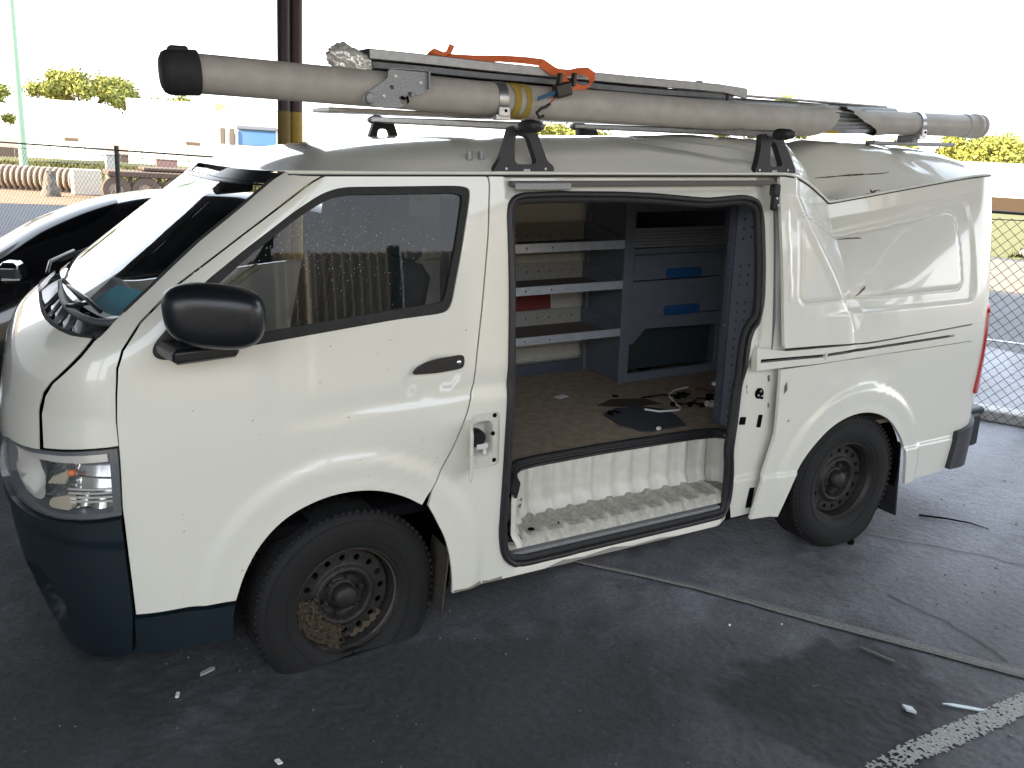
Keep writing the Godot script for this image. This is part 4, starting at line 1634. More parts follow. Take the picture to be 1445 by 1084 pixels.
func van_wheels() -> void:
	add_wheel("front_wheel", Vector3(.028, .318, .735), .10, .150, 1.0, true)
	add_wheel("rear_wheel", Vector3(2.60, .335, .735), .0, .026, 1.0, false)
	add_wheel("front_wheel", Vector3(.03, .335, -.735), .10, .10, -1.0, false)
	add_wheel("rear_wheel", Vector3(2.60, .335, -.735), .0, .012, -1.0, false)
	# wheel housings, dark, and the underside
	for c in [Vector2(.03, .37), Vector2(2.61, .34)]:
		for s in [1.0, -1.0]:
			var b := MB.new()
			b.sheet(func(u: float, v: float) -> Vector3:
				var a := lerpf(-.25, PI + .12, u)
				var r: float = lerpf(.405, .43, ss(0, .15, v)) if c.x < 1.0 else lerpf(.385, .41, ss(0, .15, v))
				return Vector3(c.x + cos(a) * r, c.y + sin(a) * r, s * lerpf(.822, .45, v)), 40, 6, Vector3(0, -1, 0))
			part(van, "wheel_housing", b, M.dark)
	var b := MB.new()
	b.box(Vector3(1.4, .33, 0), Vector3(3.9, .06, 1.1), .01)
	b.box(Vector3(1.3, .30, .60), Vector3(1.6, .10, .36), .01)
	part(van, "underbody", b, M.dark)
	b = MB.new()
	b.box(Vector3(.405, .32, .77), Vector3(.008, .26, .16), .003, Basis(Vector3(0, 0, 1), -.12))
	part(van, "front_mud_guard", b, mottled(lin(.02, .018, .016), lin(.09, .075, .06), .2, .9))
	b = MB.new()
	b.box(Vector3(3.03, .27, .70), Vector3(.012, .42, .22), .004, Basis(Vector3(0, 0, 1), .10))
	part(van, "rear_mud_flap", b, M.rubber)
	b = MB.new()
	panel(b, pv([.44, .262, .66, .262, .66, .276, .60, .271, .56, .279, .50, .270, .44, .274]), [], skin(flank, .0012), .01, 0.0)
	part(van, "rust_patch", b, mottled(lin(.10, .05, .03), lin(.45, .40, .33), .06, .9, 0, .05))
	b = MB.new()
	panel(b, pv([.85, .262, 1.55, .264, 1.45, .272, 1.3, .268, 1.2, .279, 1.05, .270, .95, .278]), [], skin(M.sunk, .0012), .01, 0.0)
	part(van, "rust_patch", b, mottled(lin(.12, .08, .05), lin(.5, .46, .4), .06, .9, 0, .05))

func van_inside() -> void:
	# cargo floor with the step cut out
	var b := MB.new()
	var fl := pv([.62, -.80, 3.6, -.80, 3.6, .79, 1.98, .79, 1.95, .60, 1.84, .567, 1.70, .557, 1.3, .542, .96, .547, .87, .562, .82, .60, .795, .65, .775, .71, .745, .757, .70, .79, .62, .79])
	var up := Transform3D(Basis(Vector3(1, 0, 0), Vector3(0, 0, 1), Vector3(0, -1, 0)), Vector3(0, .62, 0))
	b.prism(fl, .02, up, [], 0.0)
	part(van, "cargo_floor", b, M.ply)
	# headlining, far wall liner ribs, tail wall
	b = MB.new()
	b.box(Vector3(1.10, 1.80, -.02), Vector3(1.7, .02, 1.38), .004)
	part(van, "headlining", b, mat(lin(.10, .10, .105), .9))
	b = MB.new()
	b.box(Vector3(2.2, 1.12, -.775), Vector3(2.9, .40, .012), .004)
	b.box(Vector3(2.2, .78, -.775), Vector3(2.9, .20, .014), .004)
	for k in 3:
		b.box(Vector3(1.85, .70 + .07 * k, -.765), Vector3(1.2, .012, .012), .004)
	part(van, "far_wall_lining", b, M.inner_paint)
	b = MB.new()
	b.box(Vector3(3.45, 1.15, 0), Vector3(.02, 1.05, 1.25), .004)
	part(van, "tail_lining", b, M.steel_dark)
	b = MB.new()
	for z in [.785]:
		b.box(Vector3(2.75, 1.12, .56), Vector3(1.3, .95, .012), .004)
	part(van, "near_wall_lining", b, M.steel_dark)
	# cab: floor, dash, wheel, seats, bulkhead posts, mirror
	b = MB.new()
	b.box(Vector3(-.05, .62, 0), Vector3(1.3, .05, 1.58), .01)
	part(van, "cab_floor", b, M.dark)
	b = MB.new()
	var prof := pv([-.74, 1.0, -.74, 1.33, -.60, 1.35, -.46, 1.30, -.42, 1.10, -.52, .75, -.70, .70])
	b.prism(soften(prof, .06, 2), 1.30, Transform3D(Basis.IDENTITY, Vector3(0, 0, -.65)), [])
	var dash := part(van, "dashboard", b, mat(lin(.075, .08, .082), .7))
	b = MB.new()
	b.box(Vector3(-.60, 1.375, .25), Vector3(.14, .004, .20), .001, Basis(Vector3(0, 1, 0), .4) * Basis(Vector3(0, 0, 1), .5))
	part(dash, "blue_leaflet", b, mat(lin(.05, .35, .48), .6))
	b = MB.new()
	var ring := []
	for k in 32:
		var a := TAU * k / 32
		ring.append(Vector3(-.36, 1.26, -.36) + Basis(Vector3(0, 0, 1), .95) * Vector3(cos(a) * .19, 0, sin(a) * .19))
	b.tube(ring, .014, 8, false, true)
	for a in [0.4, 2.7, 4.7]:
		b.tube([Vector3(-.36, 1.25, -.36), Vector3(-.36, 1.26, -.36) + Basis(Vector3(0, 0, 1), .95) * Vector3(cos(a) * .19, 0, sin(a) * .19)], .014, 6)
	part(van, "steering_wheel", b, M.black_plastic)
	var seat_m := mottled(lin(.014, .017, .021), lin(.024, .028, .034), .3, .95, 0, .04)
	for z in [.42, 0.0, -.42]:
		b = MB.new()
		b.box(Vector3(.02, .86, z), Vector3(.50, .16, .46 if z != 0.0 else .32), .05)
		var seat := part(van, "cab_seat", b, seat_m)
		b = MB.new()
		b.box(Vector3(.33, 1.20, z), Vector3(.14, .62, .44 if z != 0.0 else .30), .05, Basis(Vector3(0, 0, 1), -.22))
		part(seat, "backrest", b, seat_m)
		b = MB.new()
		b.box(Vector3(.42, 1.58, z), Vector3(.09, .17, .25), .04, Basis(Vector3(0, 0, 1), -.15))
		part(seat, "headrest", b, seat_m)
	b = MB.new()
	b.box(Vector3(-.12, 1.768, .0), Vector3(.035, .085, .25), .016, Basis(Vector3(0, 1, 0), -.75))
	part(van, "inner_mirror", b, M.black_plastic)
	b = MB.new()
	b.box(Vector3(.04, 1.803, .40), Vector3(.17, .016, .40), .007, Basis(Vector3(0, 0, 1), .1))
	b.box(Vector3(.04, 1.803, -.40), Vector3(.17, .016, .40), .007, Basis(Vector3(0, 0, 1), .1))
	part(van, "sun_visor", b, mat(lin(.09, .09, .09), .9))
	# inner trim of the near door and grab strap, far pillar belts
	b = MB.new()
	panel(b, pv([-.62, .47, -.62, 1.26, -.40, 1.27, .42, 1.335, .50, 1.05, .40, .85, .30, .72, .1, .78, -.1, .77, -.25, .68, -.36, .5]), [], skin(flank, -.05), .06, 0.0)
	part(M.door_node, "inner_trim", b, mat(lin(.07, .072, .075), .8))
	b = MB.new()
	b.tube([Vector3(-.40, 1.36, .70), Vector3(-.35, 1.42, .69), Vector3(-.27, 1.48, .68), Vector3(-.19, 1.53, .675)], .012, 8)
	part(van, "grab_handle", b, mat(lin(.22, .23, .16), .6))
	for z in [-.73, .66]:
		b = MB.new()
		b.box(Vector3(.58 if z > 0 else .70, 1.25, z), Vector3(.09 if z > 0 else .40, 1.15, .05), .012)
		part(van, "pillar_trim", b, mat(lin(.014, .016, .018), .8))
	b = MB.new()
	b.tube([Vector3(-.44, 1.30, .20), Vector3(-.40, 1.47, .18), Vector3(-.36, 1.50, .17), Vector3(-.30, 1.47, .16), Vector3(-.22, 1.38, .12)], .0035, 6)
	part(van, "wire_hook", b, M.white)

func van_racks() -> void:
	for k in 2:
		var x: float = [.765, 1.985][k]
		var rack := Node3D.new()
		rack.name = "roof_rack"
		van.add_child(rack, true)
		for s in [1.0, -1.0]:
			var f := pv([-.125, .0, -.118, -.012, .118, -.012, .128, .0, .126, .016, .10, .035, .075, .095, .052, .155, -.052, .155, -.07, .10, -.095, .04])
			if k == 1:
				f = pv([-.10, .0, -.095, -.012, .128, -.012, .138, .0, .134, .016, .075, .11, .05, .155, -.065, .155, -.068, .10, -.085, .03])
			var hole := soften(pv([-.038, .022, .058, .022, .03, .10, .022, .122, -.028, .125, -.035, .10]), .012, 2)
			if k == 1:
				hole = soften(pv([-.012, .022, .062, .022, .018, .118, -.004, .125, -.014, .10]), .010, 2)
			var b := MB.new()
			var at := Transform3D(Basis(Vector3(1, 0, 0), -.10), Vector3(x, 1.838, .712))
			if s < 0:
				at = Transform3D(Basis(Vector3(1, 0, 0), .10), Vector3(x, 1.872, -.742))
			b.prism(soften(f, .006, 1), .032, at, [hole])
			var foot := part(rack, "rack_foot", b, M.rack)
			if s > 0:
				for bx in [-.072, .092]:
					b = MB.new()
					b.lathe([Vector2(0, .003), Vector2(.004, .002), Vector2(.005, 0)], at * Transform3D(Basis(Vector3(1, 0, 0), PI / 2), Vector3(bx, .006, .032)), 8)
					part(foot, "bolt", b, M.white)
				var tm := TextMesh.new()
				tm.text = "ARVE"
				var sf := SystemFont.new()
				sf.font_names = PackedStringArray(["Droid Sans"])
				sf.font_weight = 700
				tm.font = sf
				tm.font_size = 16
				tm.pixel_size = .00075
				tm.depth = .002
				var tn := MeshInstance3D.new()
				tn.name = "lettering"
				tn.mesh = tm
				tn.material_override = M.white
				foot.add_child(tn, true)
				tn.transform = at * Transform3D(Basis.IDENTITY, Vector3(.012, .0, .0335))
		var b := MB.new()
		b.box(Vector3(x, 2.016, -.01), Vector3(.075, .030, 1.62), .012, Basis(Vector3(1, 0, 0), .027))
		var bar := part(rack, "crossbar", b, M.alu)
		for s in [1.0, -1.0]:
			b = MB.new()
			b.lathe([Vector2(0, .085), Vector2(.018, .08), Vector2(.032, .06), Vector2(.038, .02), Vector2(.038, 0)], Transform3D(Basis(Vector3(1, 0, 0), PI / 2 * s).scaled_local(Vector3(1.1, 1, .62)), Vector3(x, 1.995 if s > 0 else 2.037, (.765 if s > 0 else -.79))), 20)
			part(bar, "end_cap", b, M.rack)

func van_rear() -> void:
	var b := MB.new()
	# tail end: one curved gate, with the glass left as dark glazing
	var tail := func(q: Vector2) -> Vector3: return shell(q.x, q.y)
	panel(b, pv([3.664, .50, 3.664, 1.826, 3.98, 1.826, 3.98, .50]), [], tail, .04, .02)
	part(van, "tailgate", b, M.paint)
	for s in [1.0, -1.0]:
		var f: Callable = flank if s > 0 else far_flank
		b = MB.new()
		panel(b, soften(pv([3.475, .69, 3.70, .68, 3.70, 1.15, 3.56, 1.165, 3.515, 1.14]), .012, 2), [], f, .02, .02, s, .012)
		part(van, "tail_light", b, M.red_lens)
	b = MB.new()
	panel(b, soften(pv([3.372, .285, 3.398, .49, 3.60, .54, 3.80, .54, 3.80, .30, 3.55, .27]), .01, 1), [], skin(flank, .022), .03, .03)
	part(van, "rear_bumper", b, mottled(lin(.028, .027, .032), lin(.05, .048, .055), .4, .6))
	b = MB.new()
	b.box(Vector3(3.83, .50, 0), Vector3(.14, .05, 1.36), .02)
	b.box(Vector3(3.80, .40, 0), Vector3(.10, .20, 1.40), .02)
	part(van, "bumper_step", b, M.bumper)

func flat_panel(b: MB, poly: PackedVector2Array, holes: Array, t: Transform3D, depth := .004) -> void:
	var f := func(q: Vector2) -> Vector3: return t * Vector3(q.x, q.y, 0)
	panel(b, poly, holes, f, .05, depth)

func build_cargo() -> void:
	# shelving against the far wall
	var base := Vector3(1.55, .62, -.54)
	var t := thing("shelf_unit", "grey steel shelf unit with three trays inside the van, left of the drawers", "shelf", base, van_place)
	var lev := [[1.392, 1.438, 1.405, 1.50], [1.170, 1.215, 1.200, 1.278], [.902, .945, .927, 1.003]]
	for l in lev:
		var b := MB.new()
		var holes := []
		for k in 11:
			holes.append(disc(Vector2(1.16 + .078 * k, (l[0] + l[1]) * .5), .0055, 7))
		flat_panel(b, pv([1.10, l[0], 2.012, l[0], 2.012, l[1], 1.10, l[1]]), holes, Transform3D(Basis.IDENTITY, Vector3(0, 0, -.33)))
		var s := part(t, "tray", b, mottled(lin(.42, .45, .48), lin(.55, .58, .62), .6, .35, .3, .02, 4, 51))
		b = MB.new()
		holes = []
		for k in 11:
			for j in 2:
				holes.append(disc(Vector2(1.16 + .078 * k, l[2] + .028 + .034 * j), .0055, 7))
		flat_panel(b, pv([1.10, l[2] - .02, 2.012, l[2] - .02, 2.012, l[3], 1.10, l[3]]), holes, Transform3D(Basis.IDENTITY, Vector3(0, 0, -.735)))
		part(s, "back_lip", b, mottled(lin(.30, .29, .26), lin(.45, .43, .39), .4, .45, .2, .03, 5, 52))
		b = MB.new()
		b.box(Vector3(1.555, (l[2] + l[3]) * .5 - .01, -.748), Vector3(.90, l[3] - l[2], .004), .001)
		part(s, "dark_hole_backing", b, M.dark)  # dark sheet added so the tray holes look shaded
		b = MB.new()
		b.box(Vector3(1.555, l[0] + .006, -.532), Vector3(.90, .008, .40), .002)
		part(s, "tray_floor", b, mottled(lin(.10, .075, .055), lin(.19, .15, .12), .3, .9, 0, .03, 5, 53))
		b = MB.new()
		b.prism(pv([.332, l[0], .735, l[0] + .01, .735, l[3], .60, l[3], .332, l[1]]), .004, Transform3D(Basis(Vector3(0, 0, -1), Vector3(0, 1, 0), Vector3(1, 0, 0)), Vector3(2.005, 0, 0)))
		part(s, "side_lip", b, M.steel_blue)
	# uprights: rows of slots
	for z in [-.33, -.70]:
		var b := MB.new()
		var holes := []
		for k in 26:
			holes.append(disc(Vector2(2.024, .66 + .038 * k), .005, 6))
		flat_panel(b, pv([2.010, .622, 2.064, .622, 2.064, 1.66, 2.010, 1.66]), holes, Transform3D(Basis.IDENTITY, Vector3(0, 0, z + .004)), .02)
		part(t, "upright", b, M.steel_blue)
	var b := MB.new()
	b.box(Vector3(2.035, 1.14, -.54), Vector3(.006, 1.03, .38), .001)
	part(t, "end_panel", b, M.steel_blue)
	b = MB.new()
	b.box(Vector3(1.09, 1.14, -.54), Vector3(.006, 1.03, .40), .001)
	part(t, "end_panel", b, M.steel_blue)
	b = MB.new()
	b.box(Vector3(1.55, .655, -.70), Vector3(.92, .07, .02), .002)
	part(t, "kick_board", b, M.steel_dark)
	b = MB.new()
	b.box(Vector3(1.50, 1.085, -.715), Vector3(.55, .15, .012), .003, Basis(Vector3(1, 0, 0), -.12))
	single("red_folder", "dark red folder leaning at the back of the lowest tray of the shelf unit", "folder", b, mat(lin(.18, .02, .022), .6), Vector3(1.50, 1.0, -.70), van_place)
	# drawer cabinet
	base = Vector3(2.40, .62, -.54)
	t = thing("drawer_cabinet", "dark grey steel cabinet with roller shutter and two drawers inside the van", "cabinet", base, van_place)
	b = MB.new()
	flat_panel(b, pv([2.066, .622, 2.76, .622, 2.76, 1.66, 2.066, 1.66]), [pv([2.082, 1.385, 2.738, 1.390, 2.738, 1.585, 2.082, 1.588]), pv([2.088, 1.000, 2.732, .992, 2.732, 1.352, 2.088, 1.356]), pv([2.08, .672, 2.732, .672, 2.732, .915, 2.19, .928, 2.105, .845, 2.08, .845])], Transform3D(Basis.IDENTITY, Vector3(0, 0, -.335)), .02)
	part(t, "carcass_front", b, M.steel_blue)
	b = MB.new()
	b.box(Vector3(2.41, 1.14, -.76), Vector3(.71, 1.06, .006), .001)
	b.box(Vector3(2.76, 1.14, -.54), Vector3(.006, 1.04, .42), .001)
	b.box(Vector3(2.41, 1.657, -.54), Vector3(.69, .006, .42), .001)
	b.box(Vector3(2.41, .965, -.54), Vector3(.69, .006, .40), .001)
	b.box(Vector3(2.41, 1.372, -.54), Vector3(.69, .006, .40), .001)
	part(t, "carcass", b, M.steel_dark)
	b = MB.new()
	b.box(Vector3(2.41, .80, -.42), Vector3(.65, .26, .006), .001)
	part(t, "lower_back", b, mottled(lin(.02, .032, .036), lin(.035, .05, .055), .6, .6))
	for k in 6:
		b = MB.new()
		var y := 1.398 + .0172 * k
		b.box(Vector3(2.41, y + (.004 if k > 4 else 0.0), -.345), Vector3(.652, .0155 if k < 5 else .022, .012), .004)
		part(t, "roller_slat", b, mottled(lin(.36, .38, .40), lin(.46, .48, .5), .5, .35, .5, .02, 4, 54))
	for d in [[1.208, 1.350, 1.240], [.998, 1.202, 1.025]]:
		b = MB.new()
		b.box(Vector3(2.41, (d[0] + d[1]) * .5, -.345), Vector3(.636, d[1] - d[0], .02), .003)
		var dr := part(t, "drawer", b, M.steel_blue)
		b = MB.new()
		b.prism(rrect(2.31, d[2] - .028, 2.565, d[2] + .028, .024, 4), .014, Transform3D(Basis.IDENTITY, Vector3(0, 0, -.334)))
		part(dr, "drawer_handle", b, M.blue)
	# perforated end panel of the rack on the near side
	t = thing("perforated_panel", "tall grey perforated steel panel just inside the rear edge of the side opening", "panel", Vector3(2.05, .62, .62), van_place)
	b = MB.new()
	var holes := []
	for k in 4:
		for j in 23:
			if j == 14 or j == 18 or j == 19 or (j > 16 and k == 3):
				continue
			holes.append(disc(Vector2(.545 + .052 * k, .675 + .043 * j + (.012 * k)), .0065, 7))
	flat_panel(b, pv([.50, .622, .79, .622, .79, 1.20, .735, 1.60, .715, 1.70, .50, 1.70]), holes, Transform3D(Basis(Vector3(0, 0, 1), Vector3(0, 1, 0), Vector3(-1, 0, 0)), Vector3(2.04, 0, 0)), .006)
	part(t, "perforated_sheet", b, M.steel_blue)
	b = MB.new()
	b.box(Vector3(2.05, 1.17, .478), Vector3(.05, 1.10, .04), .004)
	part(t, "corner_post", b, M.steel_dark)
	b = MB.new()
	b.box(Vector3(2.056, 1.14, .60), Vector3(.006, 1.02, .19), .001)
	part(t, "dark_hole_backing", b, M.dark)  # dark sheet added so the panel holes look shaded
	for y in [1.50, 1.40, 1.37, 1.12, .72]:
		b = MB.new()
		b.lathe([Vector2(0, .003), Vector2(.004, .002), Vector2(.0045, 0)], Transform3D(Basis(Vector3(0, 0, 1), PI / 2), Vector3(2.024, y, .485)), 7)
		part(t, "rivet", b, M.silver)
	# scraps on the cargo floor
	b = MB.new()
	var mp := pv([1.60, .13, 1.66, .10, 1.717, .07, 1.77, .085, 1.831, .07, 1.89, .13, 1.945, .19, 1.93, .30, 1.87, .45, 1.80, .455, 1.709, .445, 1.66, .46, 1.612, .43, 1.60, .36, 1.575, .32, 1.59, .22])
	b.prism(mp, .006, Transform3D(Basis(Vector3(1, 0, 0), Vector3(0, 0, 1), Vector3(0, -1, 0)), Vector3(0, .627, 0)))
	single("rubber_mat_scrap", "torn dark grey piece of matting lying on the brown cargo floor", "mat", b, mottled(lin(.035, .038, .046), lin(.055, .058, .068), .2, .9), Vector3(1.75, .62, .27), van_place)
	b = MB.new()
	b.prism(pv([1.66, -.02, 1.80, -.09, 1.97, -.02, 2.0, .10, 1.87, .08, 1.76, .05]), .002, Transform3D(Basis(Vector3(1, 0, 0), Vector3(0, 0, 1), Vector3(0, -1, 0)), Vector3(0, .6225, 0)))
	single("floor_stain", "dark glue stain on the cargo floor behind the mat scrap", "stain", b, mottled(lin(.03, .025, .02), lin(.08, .06, .045), .1, .9), Vector3(1.82, .62, .0), van_place)
	b = MB.new()
	b.tube([Vector3(2.36, .626, -.07), Vector3(2.29, .63, -.08), Vector3(2.20, .635, -.05), Vector3(2.115, .632, .0), Vector3(2.07, .640, .08), Vector3(2.03, .636, .17), Vector3(2.02, .634, .22), Vector3(1.985, .634, .255), Vector3(1.93, .635, .25), Vector3(1.872, .634, .232), Vector3(1.828, .634, .171)], .0055, 7)
	single("white_cable", "white flat cable curled on the cargo floor across the mat scrap", "cable", b, M.white, Vector3(2.0, .62, .1), van_place)
	var r := RandomNumberGenerator.new()
	r.seed = 3
	var cab := [[Vector3(1.95, .63, -.02), Vector3(2.05, .645, .02), Vector3(2.15, .632, .04), Vector3(2.22, .64, .06)], [Vector3(2.2, .63, .0), Vector3(2.26, .66, .01), Vector3(2.33, .65, .06), Vector3(2.40, .63, .08)], [Vector3(2.06, .63, .17), Vector3(2.12, .64, .20), Vector3(2.2, .64, .14), Vector3(2.3, .63, .17)]]
	var names := ["thin black wire lying in front of the drawer cabinet", "dark red wire looped beside the foot of the perforated panel", "black wire tail beside the curled white cable"]
	for k in 3:
		b = MB.new()
		b.tube(cab[k], .004, 6)
		single("wire", names[k], "wire", b, mat(lin(.10, .015, .012), .6) if k == 1 else M.dark, cab[k][1] * Vector3(1, 0, 1) + Vector3(0, .62, 0), van_place, "loose wires on the cargo floor")
	var plugs := [[2.13, .06], [2.17, .03], [2.02, .16], [2.10, .20], [2.15, .24], [2.24, .18], [2.30, .12], [1.63, .15]]
	var plug_names := ["black cable plug left of the dark red wire loop", "black cable plug farthest back beside the dark red wire", "black cable plug just inside the bend of the white cable", "black cable plug touching the outside of the white cable's bend", "black cable plug nearest the whitish pipe fitting, on its left", "black cable plug behind the whitish pipe fitting", "black cable plug closest to the foot of the perforated panel", "small black plug at the left corner of the mat scrap"]
	for k in plugs.size():
		var at := Vector3(plugs[k][0], .634, plugs[k][1])
		b = MB.new()
		b.box(at, Vector3(.035, .02, .024), .005, Basis(Vector3(0, 1, 0), r.randf() * 3.0))
		b.tube([at, at + Vector3(.03, .004, .02 - .04 * (k % 2)), at + Vector3(.05, -.004, .01)], .006, 6)
		single("cable_plug", plug_names[k], "plug", b, M.dark, at - Vector3(0, .014, 0), van_place, "black plugs on the cargo floor")
	b = MB.new()
	b.lathe([Vector2(0, .05), Vector2(.016, .05), Vector2(.016, .02), Vector2(.020, .018), Vector2(.020, 0), Vector2(0, 0)], Transform3D(Basis(Vector3(0, 0, 1), 1.4), Vector3(2.20, .643, .27)), 14)
	single("pipe_fitting", "small whitish pipe fitting lying by the perforated panel", "fitting", b, mat(lin(.45, .42, .36), .6), Vector3(2.2, .62, .27), van_place)
	b = MB.new()
	b.box(Vector3(1.575, .6235, -.235), Vector3(.075, .003, .045), .001, Basis(Vector3(0, 1, 0), .3))
	single("paper_label", "small white paper label lying at the back of the cargo floor", "label", b, M.white, Vector3(1.575, .62, -.235), van_place)
	b = MB.new()
	b.lathe([Vector2(0, .003), Vector2(.018, .003), Vector2(.02, 0)], Transform3D(Basis.IDENTITY, Vector3(1.855, .62, -.13)), 14)
	single("floor_plug", "round black plug set in the back of the cargo floor", "plug", b, M.dark, Vector3(1.855, .62, -.13), van_place)
	b = MB.new()
	b.box(Vector3(2.52, .632, -.08), Vector3(.06, .02, .03), .004, Basis(Vector3(0, 1, 0), .5))
	single("white_clip", "small white clip on the cargo floor under the drawer cabinet", "clip", b, M.white, Vector3(2.52, .62, -.08), van_place)
	b = MB.new()
	b.box(Vector3(1.70, .634, .452), Vector3(.022, .016, .02), .004, Basis(Vector3(0, 1, 0), .5))
	single("white_crumb", "white plastic crumb at the front edge of the mat scrap", "crumb", b, M.white, Vector3(1.70, .62, .452), van_place)

func tube_axis(x: float) -> Vector3:
	var y := 2.1325 - .042 * (x + .32) / 1.25
	if x > .93:
		y = 2.0905 - .020 * ss(.93, 2.2, x) + .004 * ss(2.4, 3.7, x)
	return Vector3(x, y, .48 - .0 * x)

func build_roof_load() -> void:
	var base := tube_axis(1.0) - Vector3(0, .065, 0)
	var t := thing("conduit_tube", "long pale grey plastic pipe with black cap, broken near its rear, on the racks", "pipe", base, van_place)
	# front length, its rear end snapped off at a slant
	for q in [0, 1]:
		var b := MB.new()
		var rr := .0625 if q == 0 else .0565
		b.sheet(func(u: float, v: float) -> Vector3:
			var a := u * TAU
			var jag := crumple.get_noise_2d(cos(a) * 22, sin(a) * 22) * .10
			var x0 := -.33
			var x1 := 2.49 + .13 * pow(maxf(0.0, cos(a - .25)), 3.0) + .02 * sin(a) + jag
			if q == 1:
				x0 = 2.76 - .115 * sin(a) + .02 * cos(a) + jag * .6
				x1 = 3.66
			var x := lerpf(x0, x1, v)
			var open := 1.0 + .25 * ss(.14, 0.0, (x1 - x) if q == 0 else (x - x0)) * absf(sin(a * 1.5))
			return tube_axis(x) + Vector3(0, sin(a) * rr * open, cos(a) * rr * open), 48, 90, Vector3.UP)
		for k in b.v.size():
			var d := b.v[k] - tube_axis(b.v[k].x)
			d.x = 0
			b.n[k] = d.normalized()
		b.idx = fix_winding(b)
		part(t, "pipe_length", b, M.pvc)
	var turn := Transform3D(Basis(Vector3(0, 0, 1), PI / 2 + .033), Vector3.ZERO)
	var b := MB.new()
	b.lathe([Vector2(0, .085), Vector2(.045, .083), Vector2(.062, .074), Vector2(.069, .06), Vector2(.071, .03), Vector2(.071, -.03), Vector2(.0675, -.034), Vector2(.063, -.034)], Transform3D(turn.basis, tube_axis(-.335)), 40)
	b.box(tube_axis(-.36) + Vector3(0, .068, 0), Vector3(.06, .022, .05), .01)
	part(t, "end_cap", b, M.rubber)
	b = MB.new()
	turn = Transform3D(Basis(Vector3(0, 0, 1), -PI / 2), tube_axis(3.60))
	b.lathe([Vector2(.057, -.02), Vector2(.0605, -.018), Vector2(.0605, .055), Vector2(.064, .06), Vector2(.064, .085), Vector2(.061, .09), Vector2(.061, .10), Vector2(.064, .104), Vector2(.062, .125), Vector2(.045, .14), Vector2(0, .146)], turn, 40)
	part(t, "rear_collar", b, M.pvc)
	# the snapped section: metal lengths showing inside
	for k in 5:
		b = MB.new()
		var a := tube_axis(2.30) + Vector3(0, -.042 + .02 * k, .030 - .01 * absf(k - 2))
		var c := tube_axis(2.66 + .03 * k) + Vector3(0, -.048 + .018 * k, .035 - .012 * k)
		var d := tube_axis(3.0) + Vector3(0, -.030 + .014 * k, .01)
		b.strap([a, c, d], Vector3(0, .0085, .003), .004)
		part(t, "metal_length", b, M.silver if k != 2 else M.alu)
	b = MB.new()
	b.strap([tube_axis(2.3) + Vector3(0, -.05, .03), tube_axis(2.62) + Vector3(0, -.052, .032)], Vector3(0, .006, .004), .003)
	part(t, "yellow_tape", b, mat(lin(.5, .3, .02), .6))
	b = MB.new()
	b.sheet(func(u: float, v: float) -> Vector3:
		var a := lerpf(.5, 2.3, v) + .5 * u
		return tube_axis(lerpf(2.44, 2.80, u)) + Vector3(0, sin(a) * (.058 + .01 * sin(u * 7)), cos(a) * .058), 24, 10, Vector3(0, 0, 1))
	part(t, "torn_flap", b, M.pvc)
	# clamps and bracket
	for s in [[.785, .062, .040, true], [3.20, .0575, .03, true]]:
		b = MB.new()
		var ax := tube_axis(s[0])
		b.lathe([Vector2(s[1] + .001, -s[2] * .5), Vector2(s[1] + .004, -s[2] * .5), Vector2(s[1] + .004, s[2] * .5), Vector2(s[1] + .001, s[2] * .5)], Transform3D(Basis(Vector3(0, 0, 1), PI / 2), ax), 40)
		b.box(ax + Vector3(0, -.045, s[1] + .002), Vector3(s[2] + .008, .035, .014), .003)
		b.box(ax + Vector3(-.004, -.066, s[1] - .01), Vector3(s[2] + .022, .022, .03), .003)
		var cl := part(t, "pipe_clamp", b, M.silver)
		b = MB.new()
		b.lathe([Vector2(0, .006), Vector2(.005, .004), Vector2(.006, 0)], Transform3D(Basis(Vector3(1, 0, 0), PI / 2), ax + Vector3(.004, -.042, s[1] + .009)), 8)
		part(cl, "bolt", b, M.dark)
	b = MB.new()
	b.box(Vector3(3.20, 2.0, .45), Vector3(.05, .035, .10), .006)
	b.box(Vector3(3.30, 1.975, .40), Vector3(.65, .02, .06), .006)
	part(t, "tail_bracket", b, M.galv)
	# yellow strap round the pipe
	b = MB.new()
	for off in [[.84, .024], [.885, .018]]:
		b.lathe([Vector2(.0632, -off[1]), Vector2(.0662, -off[1] * .8), Vector2(.0662, off[1] * .8), Vector2(.0632, off[1])], Transform3D(Basis(Vector3(0, 0, 1), PI / 2) * Basis(Vector3(1, 0, 0), .25), tube_axis(off[0])), 40)
	single("yellow_strap", "worn yellow webbing strap wrapped twice round the grey pipe", "strap", b, mottled(lin(.20, .13, .02), lin(.52, .36, .05), .06, .8, 0, .03, 5, 61), tube_axis(.86), van_place)
	# galvanised bracket leaning on the pipe
	t = thing("metal_bracket", "bent galvanised steel bracket with holes in front of the grey pipe", "bracket", Vector3(.36, 2.05, .56), van_place)
	b = MB.new()
	b.prism(soften(pv([.316, 2.178, .467, 2.174, .466, 2.118, .440, 2.097, .42, 2.098, .392, 2.110, .386, 2.085, .377, 2.055, .308, 2.046, .262, 2.055, .219, 2.071, .227, 2.088, .284, 2.128, .318, 2.150]), .008, 2), .006, Transform3D(Basis(Vector3(1, 0, 0), .05), Vector3(0, 0, .553 - .104)), [disc(Vector2(.33, 2.118), .008), disc(Vector2(.372, 2.075), .010)])
	part(t, "plate", b, M.galv)
	b = MB.new()
	b.box(Vector3(.466, 2.145, .565), Vector3(.006, .06, .03), .002)
	b.box(Vector3(.39, 2.178, .55), Vector3(.15, .005, .03), .002)
	b.box(Vector3(.405, 2.095, .562), Vector3(.012, .016, .02), .003)
	part(t, "flange", b, M.galv)
